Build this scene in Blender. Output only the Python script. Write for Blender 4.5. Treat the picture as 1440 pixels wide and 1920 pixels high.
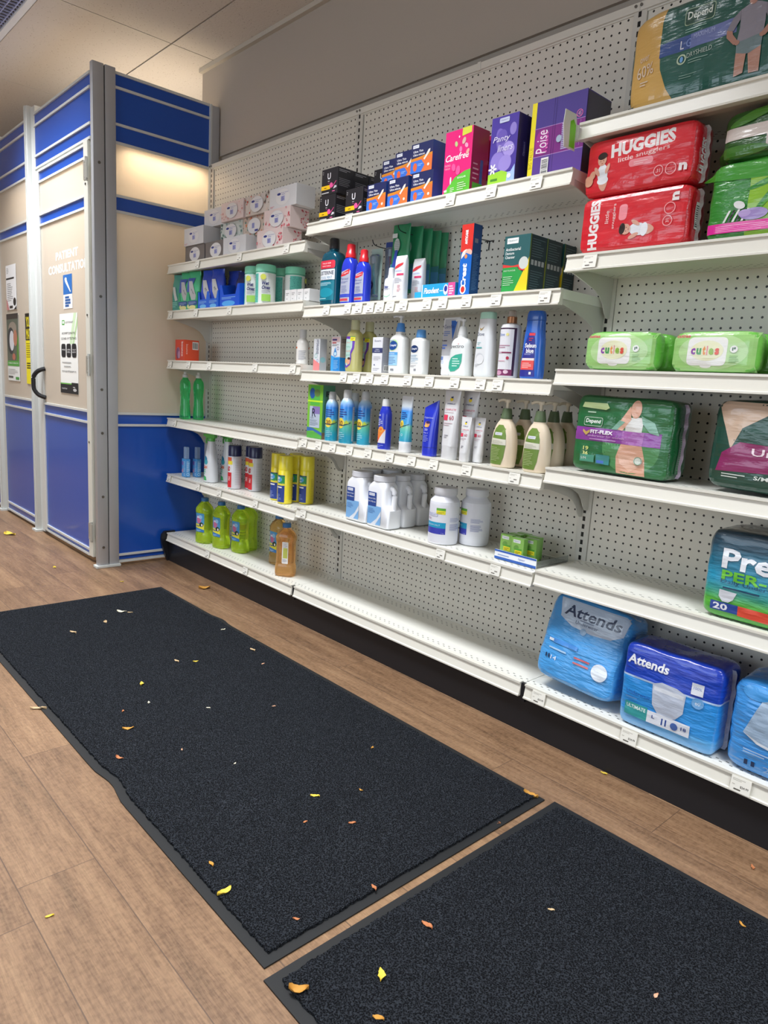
import bpy, bmesh, math, random
from mathutils import Vector, Matrix, noise
random.seed(7)
for _o in list(bpy.data.objects): bpy.data.objects.remove(_o)
S = bpy.context.scene
COL = S.collection
PI = math.pi

# ------------------------------------------------------------------ camera
cd = bpy.data.cameras.new('camera'); cam = bpy.data.objects.new('camera', cd); COL.objects.link(cam)
cd.sensor_fit = 'VERTICAL'; cd.sensor_height = 24.0; cd.lens = 1315.6/1920*24.0
cd.clip_start = .02; cd.clip_end = 60
_R = ((0.6724971, 0.73773656, 0.05909677), (0.16925594, -0.07557098, -0.98267057), (-0.720486, 0.67084559, -0.17568756))
_r, _d, _f = [Vector(v).normalized() for v in _R]
cam.matrix_world = Matrix(((_r.x, -_d.x, -_f.x, 2.39505), (_r.y, -_d.y, -_f.y, -1.96935), (_r.z, -_d.z, -_f.z, 1.02989), (0, 0, 0, 1)))
S.camera = cam

# ------------------------------------------------------------------ world, exposure
S.view_settings.view_transform = 'Standard'; S.view_settings.look = 'None'
S.view_settings.exposure = 0.38; S.view_settings.gamma = 1.0; S.view_settings.use_curve_mapping = False
W = bpy.data.worlds.new('world'); S.world = W; W.use_nodes = True
W.node_tree.nodes['Background'].inputs[0].default_value = (.75, .87, 1, 1)
W.node_tree.nodes['Background'].inputs[1].default_value = 1.0

def area(name, loc, rot, sx, sy, energy, col, spread=180):
    l = bpy.data.lights.new(name, 'AREA'); l.shape = 'RECTANGLE'; l.size = sx; l.size_y = sy
    l.energy = energy; l.color = col; l.spread = math.radians(spread)
    o = bpy.data.objects.new(name, l); COL.objects.link(o); o.location = loc; o.rotation_euler = rot
    return o
# fluorescent troffers in the tile ceiling (centres); the first one is in the photo's corner
TROFFERS = [(-1.88, -1.12), (.56, -1.12), (3.0, -1.12), (-1.88, -3.6), (.56, -3.6), (3.0, -3.6), (-4.9, -1.12), (-4.9, -3.6)]
for tx, ty in TROFFERS:
    area('ceiling_light_lamp', (tx, ty, 2.655), (0, 0, 0), 1.12, .52, 28, (.95, .97, 1), 112)
# daylight through the shop windows behind the photographer
area('window_daylight', (.2, -6.32, 1.5), (PI/2, 0, 0), 4.4, 2.0, 42, (.80, .90, 1))
area('window_daylight', (6.32, -3.4, 1.5), (PI/2, 0, PI/2), 3.4, 2.0, 22, (.80, .90, 1))
# warm lamp inside the consultation booth
area('booth_lamp_glow', (-1.80, -.02, 2.16), (PI, 0, 0), .9, .5, 3.2, (1, .80, .58))
area('booth_lamp_glow', (-1.32, -.25, 2.10), (0, 0, 0), .10, .40, 8, (1, .86, .68))
area('booth_lamp_glow', (-2.1, -.45, 2.10), (0, 0, 0), 1.2, .10, 4, (1, .86, .68))

# ------------------------------------------------------------------ helpers
def lin(h):
    h = h.lstrip('#')
    if len(h) == 3: h = ''.join(c*2 for c in h)
    v = [int(h[i:i+2], 16)/255 for i in (0, 2, 4)]
    return tuple(c/12.92 if c <= .04045 else ((c+.055)/1.055)**2.4 for c in v) + (1,)
_M = {}
def M(h, rough=.5, metal=0, coat=0, trans=0, spec=.5, ior=1.45, alpha=1, bump=None, key=''):
    k = (h, rough, metal, coat, trans, spec, ior, alpha, bump, key)
    if k in _M: return _M[k]
    m = bpy.data.materials.new('mat_'+h.strip('#')); m.use_nodes = True
    p = m.node_tree.nodes['Principled BSDF']; i = p.inputs
    i['Base Color'].default_value = lin(h); i['Roughness'].default_value = rough; i['Metallic'].default_value = metal
    i['Coat Weight'].default_value = coat; i['Coat Roughness'].default_value = .06
    i['Transmission Weight'].default_value = trans; i['Specular IOR Level'].default_value = spec; i['IOR'].default_value = ior
    i['Alpha'].default_value = alpha
    if bump:
        sc, st, asp = bump
        nt = m.node_tree; tc = nt.nodes.new('ShaderNodeTexCoord'); mp = nt.nodes.new('ShaderNodeMapping')
        mp.inputs['Scale'].default_value = asp
        nz = nt.nodes.new('ShaderNodeTexNoise'); nz.inputs['Scale'].default_value = sc; nz.inputs['Detail'].default_value = 4
        bp = nt.nodes.new('ShaderNodeBump'); bp.inputs['Strength'].default_value = st; bp.inputs['Distance'].default_value = .01
        nt.links.new(tc.outputs['Object'], mp.inputs[0]); nt.links.new(mp.outputs[0], nz.inputs['Vector'])
        nt.links.new(nz.outputs[0], bp.inputs['Height']); nt.links.new(bp.outputs[0], i['Normal'])
        nt.links.new(bp.outputs[0], i['Coat Normal'])
    _M[k] = m
    return m
class NT:
    def __init__(s, name, base='#fff', rough=.5, **kw):
        s.m = bpy.data.materials.new(name); s.m.use_nodes = True; s.t = s.m.node_tree
        s.p = s.t.nodes['Principled BSDF']; s.i = s.p.inputs
        s.i['Base Color'].default_value = lin(base); s.i['Roughness'].default_value = rough
        for k, v in kw.items(): s.i[k.replace('_', ' ')].default_value = v
    def n(s, t, **kw):
        x = s.t.nodes.new('ShaderNode'+t)
        for k, v in kw.items(): setattr(x, k, v)
        return x
    def l(s, a, b): s.t.links.new(a, b)
    def coord(s, kind='Object'):
        return s.n('TexCoord').outputs[kind]
    def sep(s, v):
        x = s.n('SeparateXYZ'); s.l(v, x.inputs[0]); return x.outputs
    def comb(s, x=0, y=0, z=0):
        c = s.n('CombineXYZ')
        for k, v in enumerate((x, y, z)): s._set(c.inputs[k], v)
        return c.outputs[0]
    def _set(s, inp, v):
        if isinstance(v, (int, float)): inp.default_value = v
        else: s.l(v, inp)
    def math(s, op, a, b=0, c=0):
        x = s.n('Math', operation=op)
        s._set(x.inputs[0], a); s._set(x.inputs[1], b)
        if op in ('WRAP', 'MULTIPLY_ADD', 'SMOOTH_MIN', 'COMPARE'): s._set(x.inputs[2], c)
        return x.outputs[0]
    def noise(s, v, scale, detail=3, rough=.5):
        x = s.n('TexNoise'); x.inputs['Scale'].default_value = scale; x.inputs['Detail'].default_value = detail
        x.inputs['Roughness'].default_value = rough; s.l(v, x.inputs['Vector']); return x.outputs[0]
    def map(s, v, sc=(1, 1, 1), loc=(0, 0, 0)):
        x = s.n('Mapping'); x.inputs['Scale'].default_value = sc; x.inputs['Location'].default_value = loc; s.l(v, x.inputs[0]); return x.outputs[0]
    def ramp(s, f, stops, interp='LINEAR'):
        x = s.n('ValToRGB'); r = x.color_ramp; r.interpolation = interp
        while len(r.elements) < len(stops): r.elements.new(.5)
        for e, (p, c) in zip(r.elements, stops): e.position = p; e.color = lin(c) if isinstance(c, str) else (c, c, c, 1)
        s.l(f, x.inputs[0]); return x.outputs[0]
    def mix(s, f, a, b, mode='MIX'):
        x = s.n('Mix', data_type='RGBA', blend_type=mode); s._set(x.inputs[0], f)
        for k, v in ((6, a), (7, b)):
            if isinstance(v, str): x.inputs[k].default_value = lin(v)
            else: s.l(v, x.inputs[k])
        return x.outputs[2]
    def col(s, c): s.l(c, s.i['Base Color']); return s
    def bump(s, h, st=.3, dist=.002):
        b = s.n('Bump'); b.inputs['Strength'].default_value = st; b.inputs['Distance'].default_value = dist
        s.l(h, b.inputs['Height']); s.l(b.outputs[0], s.i['Normal']); return s

def obj(name, bm, mats, parent=None, loc=None, smooth=None):
    me = bpy.data.meshes.new(name)
    if smooth is not None:
        bm.normal_update()
        for f in bm.faces: f.smooth = True
        for e in bm.edges:
            if len(e.link_faces) == 2 and e.calc_face_angle(0) > math.radians(smooth): e.smooth = False
    bm.to_mesh(me); bm.free()
    if not isinstance(mats, (list, tuple)): mats = [mats]
    for m in mats: me.materials.append(m)
    o = bpy.data.objects.new(name, me); COL.objects.link(o)
    if parent: o.parent = parent
    if loc: o.location = loc
    return o
def tag(o, label, cat, group=None, kind=None):
    o['label'] = label; o['category'] = cat
    if group: o['group'] = group
    if kind: o['kind'] = kind
    return o
def struct(o): o['kind'] = 'structure'; return o
def thing(name, label, cat, loc=(0, 0, 0), rot=0, group=None, rx=0, ry=0):
    o = bpy.data.objects.new(name, None); COL.objects.link(o); o.location = loc; o.rotation_euler = (rx, ry, rot)
    o.empty_display_size = .02
    return tag(o, label, cat, group)
def dup(o, loc, rot=None, label=None, parent=None):
    c = o.copy(); COL.objects.link(c)
    if parent: c.parent = parent
    else:
        c.location = loc
        if rot is not None: c.rotation_euler[2] = rot
        if label: c['label'] = label
    for ch in list(o.children): dup(ch, None, parent=c)
    return c
def box(bm, x0, y0, z0, x1, y1, z1, mi=0, bev=0):
    v = [bm.verts.new(p) for p in ((x0, y0, z0), (x1, y0, z0), (x1, y1, z0), (x0, y1, z0), (x0, y0, z1), (x1, y0, z1), (x1, y1, z1), (x0, y1, z1))]
    fs = [bm.faces.new([v[i] for i in q]) for q in ((0, 3, 2, 1), (4, 5, 6, 7), (0, 1, 5, 4), (1, 2, 6, 5), (2, 3, 7, 6), (3, 0, 4, 7))]
    for f in fs: f.material_index = mi
    if bev:
        es = list({e for f in fs for e in f.edges})
        r = bmesh.ops.bevel(bm, geom=es, offset=bev, segments=2, affect='EDGES', profile=.5)
        for f in r['faces']: f.material_index = mi
    return bm
def B(*a, **k): return box(bmesh.new(), *a, **k)
def prism(bm, pts, axis, a, b, mi=0):
    # extrude a 2D outline along an axis; axis 'x': pts=(y,z); 'y': pts=(x,z); 'z': pts=(x,y)
    def P(p, t): return {'x': (t, p[0], p[1]), 'y': (p[0], t, p[1]), 'z': (p[0], p[1], t)}[axis]
    A = [bm.verts.new(P(p, a)) for p in pts]; C = [bm.verts.new(P(p, b)) for p in pts]
    n = len(pts); fs = [bm.faces.new(A), bm.faces.new(C[::-1])]
    for i in range(n): fs.append(bm.faces.new((A[i], C[i], C[(i+1) % n], A[(i+1) % n])))
    for f in fs: f.material_index = mi
    bmesh.ops.recalc_face_normals(bm, faces=fs)
    return bm
def tube(bm, pts, r, seg=8, mi=0, closed=False):
    pts = [Vector(p) for p in pts]; rings = []
    rs = r if isinstance(r, (list, tuple)) else [r]*len(pts)
    up = Vector((0, 0, 1))
    for i, p in enumerate(pts):
        if closed: t = pts[(i+1) % len(pts)]-pts[i-1]
        else: t = pts[min(i+1, len(pts)-1)]-pts[max(i-1, 0)]
        t.normalize(); a = t.cross(up)
        if a.length < .1: a = t.cross(Vector((0, 1, 0)))
        a.normalize(); b = t.cross(a)
        rings.append([bm.verts.new(p+rs[i]*(math.cos(q)*a+math.sin(q)*b)) for q in [2*PI*k/seg for k in range(seg)]])
    m = len(rings)
    for i in range(m if closed else m-1):
        A, C = rings[i], rings[(i+1) % m]
        for k in range(seg): bm.faces.new((A[k], A[(k+1) % seg], C[(k+1) % seg], C[k])).material_index = mi
    if not closed:
        bm.faces.new(rings[0][::-1]).material_index = mi; bm.faces.new(rings[-1]).material_index = mi
    return bm
def spline(pts, k=6):
    out = []; P = [Vector(p) for p in pts]
    for i in range(len(P)-1):
        a, b, c, d = P[max(i-1, 0)], P[i], P[i+1], P[min(i+2, len(P)-1)]
        for j in range(k):
            t = j/k; out.append(.5*((2*b)+(c-a)*t+(2*a-5*b+4*c-d)*t*t+(3*b-a-3*c+d)*t**3))
    out.append(P[-1]); return out
def sgn(a): return -1 if a < 0 else 1
def loft(bm, secs, n=2, seg=28, mi=0, cx=0, cy=0, capb=True, capt=True):
    # secs: (z, rx, ry[, xoff[, n]])
    rings = []
    for s in secs:
        z, rx, ry = s[:3]; xo = s[3] if len(s) > 3 else 0; nn = s[4] if len(s) > 4 else n; ring = []
        for k in range(seg):
            a = 2*PI*(k+.5)/seg; c, d = math.cos(a), math.sin(a)
            ring.append(bm.verts.new((cx+xo+rx*sgn(c)*abs(c)**(2/nn), cy+ry*sgn(d)*abs(d)**(2/nn), z)))
        rings.append(ring)
    fs = []
    for A, C in zip(rings[:-1], rings[1:]):
        for k in range(seg): fs.append(bm.faces.new((A[k], A[(k+1) % seg], C[(k+1) % seg], C[k])))
    if capb: fs.append(bm.faces.new(rings[0][::-1]))
    if capt: fs.append(bm.faces.new(rings[-1]))
    for f in fs: f.material_index = mi
    return bm
def rsecs(secs, k=5):
    # smooth resample of (z, rx, ry) rows
    return [tuple(v) for v in spline([s[:3] for s in secs], k)]

# ------------------------------------------------------------------ printed artwork laid on real surfaces
_T = {}
def textmesh(t, bold, ital):
    k = (t, bold, ital)
    if k not in _T:
        c = bpy.data.curves.new('lettering', 'FONT'); c.body = t; c.size = 1; c.resolution_u = 2; c.offset = bold; c.shear = ital
        c.fill_mode = 'FRONT'; o = bpy.data.objects.new('lettering', c); COL.objects.link(o)
        bpy.context.view_layer.update()
        dg = bpy.context.evaluated_depsgraph_get(); me = bpy.data.meshes.new_from_object(o.evaluated_get(dg))
        vs = [(v.co.x, v.co.y) for v in me.vertices]; fs = [tuple(p.vertices) for p in me.polygons]
        if not vs: vs = [(0, 0), (1, 0), (0, 1)]; fs = []
        x0 = min(v[0] for v in vs); x1 = max(v[0] for v in vs); y0 = min(v[1] for v in vs); y1 = max(v[1] for v in vs)
        _T[k] = ([((v[0]-x0)/(x1-x0), (v[1]-y0)/(y1-y0)) for v in vs], fs, (x1-x0)/(y1-y0))
        bpy.data.objects.remove(o); bpy.data.curves.remove(c); bpy.data.meshes.remove(me)
    return _T[k]
class Art:
    """flat artwork on a w x h face; all coordinates run 0..1 from the lower left"""
    def __init__(s, w, h): s.w, s.h, s.it = w, h, []
    def raw(s, vs, fs, col): s.it.append(([(v[0]*s.w, v[1]*s.h) for v in vs], fs, col)); return s
    def poly(s, pts, col): return s.raw(pts, [tuple(range(len(pts)))], col)
    def rect(s, x0, y0, x1, y1, col, r=0):
        if not r: return s.poly([(x0, y0), (x1, y0), (x1, y1), (x0, y1)], col)
        rx, ry = r, r*s.w/s.h; p = []
        for cx, cy, a0 in ((x1-rx, y0+ry, -90), (x1-rx, y1-ry, 0), (x0+rx, y1-ry, 90), (x0+rx, y0+ry, 180)):
            for k in range(5):
                a = math.radians(a0+k*22.5); p.append((cx+rx*math.cos(a), cy+ry*math.sin(a)))
        return s.poly(p, col)
    def ell(s, cx, cy, rx, ry, col, rot=0, seg=24):
        p = []
        for k in range(seg):
            a = 2*PI*k/seg; x, y = rx*s.w*math.cos(a), ry*s.h*math.sin(a); c, d = math.cos(rot), math.sin(rot)
            p.append((cx+(x*c-y*d)/s.w, cy+(x*d+y*c)/s.h))
        return s.poly(p, col)
    def ring(s, cx, cy, r, t, col, seg=24):
        vs = []; q = s.w/s.h
        for k in range(seg):
            a = 2*PI*k/seg; vs += [(cx+r*math.cos(a), cy+r*q*math.sin(a)), (cx+(r-t)*math.cos(a), cy+(r-t)*q*math.sin(a))]
        return s.raw(vs, [(2*k, (2*k+2) % (2*seg), (2*k+3) % (2*seg), 2*k+1) for k in range(seg)], col)
    def text(s, t, cx, cy, h, col, w=None, rot=0, bold=0, ital=0):
        vs, fs, asp = textmesh(t, bold, ital); H = h*s.h; Wd = w*s.w if w else asp*H
        c, d = math.cos(math.radians(rot)), math.sin(math.radians(rot)); out = []
        for x, y in vs:
            a, b = (x-.5)*Wd, (y-.5)*H; out.append((cx+(a*c-b*d)/s.w, cy+(a*d+b*c)/s.h))
        return s.raw(out, fs, col)
    def bars(s, x0, y0, x1, y1, n, col, fill=.45, seed=1):
        r = random.Random(seed); dy = (y1-y0)/n
        vs = []; fs = []
        for k in range(n):
            y = y0+dy*k; e = x0+(x1-x0)*r.uniform(.6, 1); i = len(vs)
            vs += [(x0, y), (e, y), (e, y+dy*fill), (x0, y+dy*fill)]; fs.append((i, i+1, i+2, i+3))
        return s.raw(vs, fs, col)
    def code(s, x0, y0, x1, y1, bg='#e8e8e6', fg='#333', n=11, seed=2, vert=False):
        s.rect(x0, y0, x1, y1, bg); r = random.Random(seed); vs = []; fs = []
        L = (y1-y0) if vert else (x1-x0)
        for k in range(n):
            a = L*(.08+.84*k/n); b = a+L*.84/n*r.uniform(.3, .7); i = len(vs)
            if vert: vs += [(x0+(x1-x0)*.1, y0+a), (x1-(x1-x0)*.1, y0+a), (x1-(x1-x0)*.1, y0+b), (x0+(x1-x0)*.1, y0+b)]
            else: vs += [(x0+a, y0+(y1-y0)*.12), (x0+b, y0+(y1-y0)*.12), (x0+b, y1-(y1-y0)*.12), (x0+a, y1-(y1-y0)*.12)]
            fs.append((i, i+1, i+2, i+3))
        return s.raw(vs, fs, fg)
    def build(s, name, parent, fmap, step=None, mk=None, base=.0004, dz=.00009, rough=.42, coat=0):
        bm = bmesh.new(); lay = bm.verts.layers.float.new('o'); cols = []
        for n, (vs, fs, col) in enumerate(s.it):
            if col not in cols: cols.append(col)
            V = [bm.verts.new((x, y, 0)) for x, y in vs]
            for v in V: v[lay] = base+dz*n
            for f in fs:
                try: bm.faces.new([V[k] for k in f]).material_index = cols.index(col)
                except ValueError: pass
        if step:
            for ax, L in ((0, s.w), (1, s.h)):
                st = step[ax] if isinstance(step, tuple) else step
                if not st: continue
                n = int(L/st)+1; no = (1, 0, 0) if ax == 0 else (0, 1, 0)
                for k in range(0, n+1):
                    c = [0, 0, 0]; c[ax] = k*L/n
                    bmesh.ops.bisect_plane(bm, geom=bm.verts[:]+bm.edges[:]+bm.faces[:], dist=1e-6, plane_co=c, plane_no=no)
            bmesh.ops.triangulate(bm, faces=[f for f in bm.faces if len(f.verts) > 4])
        for v in bm.verts: v.co = fmap(v.co.x, v.co.y, v[lay])
        mk = mk or (lambda c: M(c, rough, coat=coat))
        return obj(name, bm, [mk(c) for c in cols] or [M('#fff')], parent)
def fmap_front(w, d, z0=0):          # -Y face of a box centred on the origin
    return lambda u, v, o: (u-w/2, -d/2-o, z0+v)
def fmap_side(w, d, z0=0):           # +X face, read with the front edge at the left
    return lambda u, v, o: (w/2+o, u-d/2, z0+v)
def fmap_top(w, d, h):
    return lambda u, v, o: (u-w/2, v-d/2, h+o)
def fmap_loft(secs, w, z0, n=2, x0=0, back=1):
    def f(u, v, o):
        z = z0+v; x = u-w/2+x0
        for a, b in zip(secs[:-1], secs[1:]):
            if a[0] <= z <= b[0]: break
        else: a, b = (secs[0], secs[1]) if z < secs[0][0] else (secs[-2], secs[-1])
        t = 0 if b[0] == a[0] else max(0, min(1, (z-a[0])/(b[0]-a[0]))); rx = a[1]+(b[1]-a[1])*t; ry = a[2]+(b[2]-a[2])*t
        q = min(.9995, abs(x/rx)); y = ry*(1-q**n)**(1/n)
        # outward offset along the ellipse normal
        nx, ny = sgn(x)*q**(n-1)/rx, (y/ry)**(n-1)/ry; L = math.hypot(nx, ny) or 1
        return (x+o*nx/L, -y-o*ny/L, z)
    return f
def fmap_wrap(r, z0, a0=0, secs=None):
    def f(u, v, o):
        rr = r
        if secs:
            z = z0+v
            for a, b in zip(secs[:-1], secs[1:]):
                if a[0] <= z <= b[0]: rr = a[1]+(b[1]-a[1])*(0 if b[0] == a[0] else (z-a[0])/(b[0]-a[0])); break
        t = u/r+a0
        return ((rr+o)*math.sin(t), -(rr+o)*math.cos(t), z0+v)
    return f
# ------------------------------------------------------------------ materials of the place
# vinyl plank floor, planks along X, about 15 cm wide
n = NT('vinyl_planks', rough=.42, Specular_IOR_Level=.4); g = n.coord(); x, y, z = n.sep(g)
row = n.math('FLOOR', n.math('DIVIDE', n.math('ADD', y, 1.4735), .1535))
rnd = n.n('TexWhiteNoise', noise_dimensions='1D'); n.l(row, rnd.inputs[1])
sh = n.math('ADD', x, n.math('MULTIPLY', rnd.outputs[0], 1.22))
colm = n.math('FLOOR', n.math('DIVIDE', sh, 1.22))
rn2 = n.n('TexWhiteNoise', noise_dimensions='2D'); n.l(n.comb(row, colm), rn2.inputs[0])
gv = n.comb(n.math('MULTIPLY', x, 1.0), n.math('ADD', n.math('MULTIPLY', y, 9), n.math('MULTIPLY', rn2.outputs[0], 40)), 0)
n1 = n.noise(gv, 2.2, 6, .65); n2 = n.noise(n.map(gv, (2.0, 3.2, 1)), 9, 5, .7); n4 = n.noise(n.map(gv, (14, 1, 1)), 7, 3, .6)
c1 = n.ramp(n1, [(.33, '#3c2c1f'), (.43, '#634936'), (.53, '#80634b'), (.66, '#9e8062')])
c2 = n.mix(.34, c1, n.ramp(n2, [(.38, '#4f3a29'), (.60, '#a88866')]), 'MIX')
c3 = n.mix(.28, c2, n.ramp(rn2.outputs[0], [(0, '#634832'), (1, '#9a7855')]), 'MIX'); c3 = n.mix(.10, c3, n.ramp(n4, [(.4, '#4c3a2e'), (.56, '#b08e72')]), 'MIX')
fy = n.math('FRACT', n.math('DIVIDE', n.math('ADD', y, 1.4735), .1535)); fx = n.math('FRACT', n.math('DIVIDE', sh, 1.22))
ly = n.math('LESS_THAN', n.math('MINIMUM', fy, n.math('SUBTRACT', 1, fy)), .0075)
lx = n.math('LESS_THAN', n.math('MINIMUM', fx, n.math('SUBTRACT', 1, fx)), .0008)
ln = n.math('MAXIMUM', ly, lx)
n.col(n.mix(n.math('MULTIPLY', ln, .75), c3, '#4d3c31')).bump(n.math('SUBTRACT', n2, ln), .15, .002)
MAT_FLOOR = n.m
# mineral ceiling tile
n = NT('ceiling_tile', rough=.95); g = n.coord(); v = n.n('TexVoronoi'); v.inputs['Scale'].default_value = 75; n.l(g, v.inputs['Vector'])
sp = n.ramp(v.outputs['Distance'], [(.16, 0), (.24, 1)]); nz = n.noise(g, 90, 3); nz2 = n.ramp(nz, [(.42, .0), (.52, 1.)])
n.col(n.mix(n.math('MAXIMUM', sp, nz2), '#a49c92', '#d0cbc4')).bump(nz, .4, .003)
MAT_CEIL = n.m
n = NT('painted_wall', '#aaa298', .85); n.bump(n.noise(n.coord(), 220, 3), .12, .001); MAT_WALL = n.m
n = NT('far_wall', '#d8cbb6', .85); n.bump(n.noise(n.coord(), 220, 3), .12, .001); MAT_FAR = n.m
# enamelled pegboard: one inch grid of round holes
def pegmat(zref):
    n = NT('pegboard_enamel', '#dcd9ce', .38, Specular_IOR_Level=.45); x, y, z = n.sep(n.coord()); I = .0254
    fx = n.math('SUBTRACT', n.math('FRACT', n.math('ADD', n.math('DIVIDE', x, I), .0)), .5)
    fz = n.math('SUBTRACT', n.math('FRACT', n.math('DIVIDE', n.math('SUBTRACT', z, zref), I)), .5)
    d = n.math('SQRT', n.math('ADD', n.math('MULTIPLY', fx, fx), n.math('MULTIPLY', fz, fz)))
    hole = n.math('LESS_THAN', d, .128)
    ex = n.math('LESS_THAN', n.math('ABSOLUTE', n.math('SUBTRACT', x, .6096)), .5842)
    n.col(n.mix(n.math('MULTIPLY', hole, ex), '#dcd9ce', '#16140f'))
    return n.m
MAT_PEG = pegmat(2.0881)
ENAMEL = M('#d9d7cd', .33, spec=.5, bump=(40, .03, (1, 1, 1)))
RAILM = M('#e3e1d6', .28, spec=.5)
# shelf deck with rows of small slots
def deckmat(y0):
    n = NT('deck_enamel', '#d9d8d0', .3, Specular_IOR_Level=.45); x, y, z = n.sep(n.coord()); I = .0254
    def rowf(yc, off):
        fx = n.math('SUBTRACT', n.math('FRACT', n.math('ADD', n.math('DIVIDE', x, I), off)), .5)
        a = n.math('MULTIPLY', n.math('LESS_THAN', n.math('ABSOLUTE', fx), .15), n.math('LESS_THAN', n.math('ABSOLUTE', n.math('SUBTRACT', y, yc)), .0018))
        return a
    t = None
    for yc, off in ((y0+.018, 0), (y0+.030, .5), (y0+.042, 0), (-.03, 0), (-.042, .5), (-.054, 0)):
        r = rowf(yc, off); t = r if t is None else n.math('MAXIMUM', t, r)
    n.col(n.mix(t, '#e6e6de', '#4a4a44'))
    return n.m
MAT_DECK = deckmat(-.2526)
BLACKM = M('#1d1e22', .35, spec=.4)
ALU = M('#b4b6ba', .42, metal=.35, spec=.5); ALU2 = M('#a9abb0', .45, metal=.3); ALUW = M('#cfd2cf', .4, metal=.1)
BLUE = M('#1a4fae', .26, coat=.25)
def creammat():
    n = NT('translucent_cream_panel', '#dfd6c8', .14, Specular_IOR_Level=.5)
    t = n.n('BsdfTranslucent'); t.inputs[0].default_value = lin('#f4eadb'); mx = n.n('MixShader'); mx.inputs[0].default_value = .35
    out = n.t.nodes['Material Output']; n.l(n.p.outputs[0], mx.inputs[1]); n.l(t.outputs[0], mx.inputs[2]); n.l(mx.outputs[0], out.inputs[0])
    return n.m
CREAM = creammat()

# ------------------------------------------------------------------ room shell
ZC = 2.668
struct(obj('floor', B(-7, -6.4, -.05, 6.5, 2.0, 0), MAT_FLOOR))
bm = bmesh.new(); box(bm, -7, -6.4, ZC+.012, 6.5, 2.0, ZC+.06, 1)
ys = [.05]; yy = -.205
while yy > -6.4: ys.append(yy); yy -= .61
ys2 = [2.0, 1.625, 1.015, .405]
xs = [-1.28+1.22*k for k in range(-5, 7)]; xs = [-7]+xs+[6.5]
trs = [(tx, ty) for tx, ty in TROFFERS]
for j, (ya, yb) in enumerate(list(zip(ys[:-1], ys[1:]))):
    for xa, xb in zip(xs[:-1], xs[1:]):
        cx, cy = (xa+xb)/2, (ya+yb)/2
        if any(abs(cx-tx) < .5 and abs(cy-ty) < .2 for tx, ty in trs): continue
        if ya > 0 and xb < -1.2: continue
        box(bm, xa+.003, yb+.004, ZC, xb-.003, ya-.001 if ya > 0 else ya-.004, ZC+.012)
for ya, yb in zip([2.0, 1.625, 1.015, .405], [1.625, 1.015, .405, -.205]):
    for xa, xb in zip(xs[:-1], xs[1:]):
        if xb < -1.2: box(bm, xa+.003, yb+.004, ZC, (min(xb, -1.45) if ya > .41 else xb)-.003, ya-.004, ZC+.012)
struct(obj('ceiling', bm, [MAT_CEIL, M('#3a3733', .9)]))
bm = bmesh.new(); box(bm, -1.4345, .05, 2.19, 6.5, .25, ZC+.02); box(bm, -1.4345, .064, 0, 6.5, .25, 2.19)
struct(obj('wall_right', bm, MAT_WALL))
struct(obj('trim_1', B(-1.4345, .028, ZC-.022, 6.5, .05, ZC-.001), M('#b9b3a8', .7)))
struct(obj('wall_back', B(-7, 2.0, 0, -1.4, 2.1, ZC+.02), MAT_FAR))
struct(obj('wall_left', B(-7.1, -6.5, 0, -7, 2.1, ZC+.02), MAT_FAR))
def window_wall(name, n, horiz, a0, a1, c, w0, w1):
    bm = bmesh.new()
    def bb(p0, z0, p1, z1, d0=0, d1=.1, mi=0):
        if horiz: box(bm, p0, c-d1, z0, p1, c-d0, z1, mi)
        else: box(bm, c+d0, p0, z0, c+d1, p1, z1, mi)
    bb(a0, 0, a1, .45); bb(a0, 2.55, a1, ZC+.02); bb(a0, .45, w0, 2.55); bb(w1, .45, a1, 2.55)
    struct(obj(name, bm, MAT_FAR)); bm = bmesh.new()
    m = (w0+w1)/2
    for p in (w0, m-.03, w1-.06): bb(p, .45, p+.06, 2.55, .02, .07)
    bb(w0, .45, w1, .51, .02, .07); bb(w0, 2.49, w1, 2.55, .02, .07)
    struct(obj('window_%d' % n, bm, ALU))
window_wall('wall_front', 1, True, -7, 6.5, -6.4, -2.0, 2.4)
window_wall('wall_entrance', 2, False, -6.4, .25, 6.4, -5.1, -1.7)
# troffers
LOUV = M('#c2c8ea', .3, metal=.3)
tr0 = None
REFL = M('#8d93c4', .4, key='lit'); REFL.node_tree.nodes['Principled BSDF'].inputs['Emission Color'].default_value = lin('#8f9be6'); REFL.node_tree.nodes['Principled BSDF'].inputs['Emission Strength'].default_value = .9  # lavender emission stands in for tube light falling on the reflector
for k, (tx, ty) in enumerate(TROFFERS):
    lab = ['recessed ceiling light with blue-grey louvre over the booth corner', 'recessed ceiling light above the black floor mats'][min(k, 1)]
    if k == 0:
        t = thing('ceiling_light', lab, 'ceiling light', (tx, ty, ZC))
        bm = bmesh.new()
        for a, b, c, d in ((-.605, -.303, -.575, .303), (.575, -.303, .605, .303), (-.605, -.303, .605, -.273), (-.605, .273, .605, .303)): box(bm, a, b, -.004, c, d, .07)
        obj('frame', bm, M('#e9ecec', .25), t)
        bm = bmesh.new()
        for q in range(34): box(bm, -.572+q*.0337, -.272, .004, -.569+q*.0337, .272, .05)
        for q in range(16): box(bm, -.572, -.272+q*.0353, .004, .572, -.269+q*.0353, .05)
        obj('louvre', bm, LOUV, t)
        obj('reflector', B(-.575, -.273, .052, .575, .273, .07), REFL, t)
        tr0 = t
    elif abs(ty+1.12) < .1 and tx > -3:
        dup(tr0, (tx, ty, ZC), label='recessed ceiling light above the %s' % ('middle shelves' if tx < 1 else 'right-hand shelves'))
    else:
        dup(tr0, (tx, ty, ZC), label='recessed ceiling light far out over the shop floor')['group'] = 'ceiling lights over the shop floor'

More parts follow.
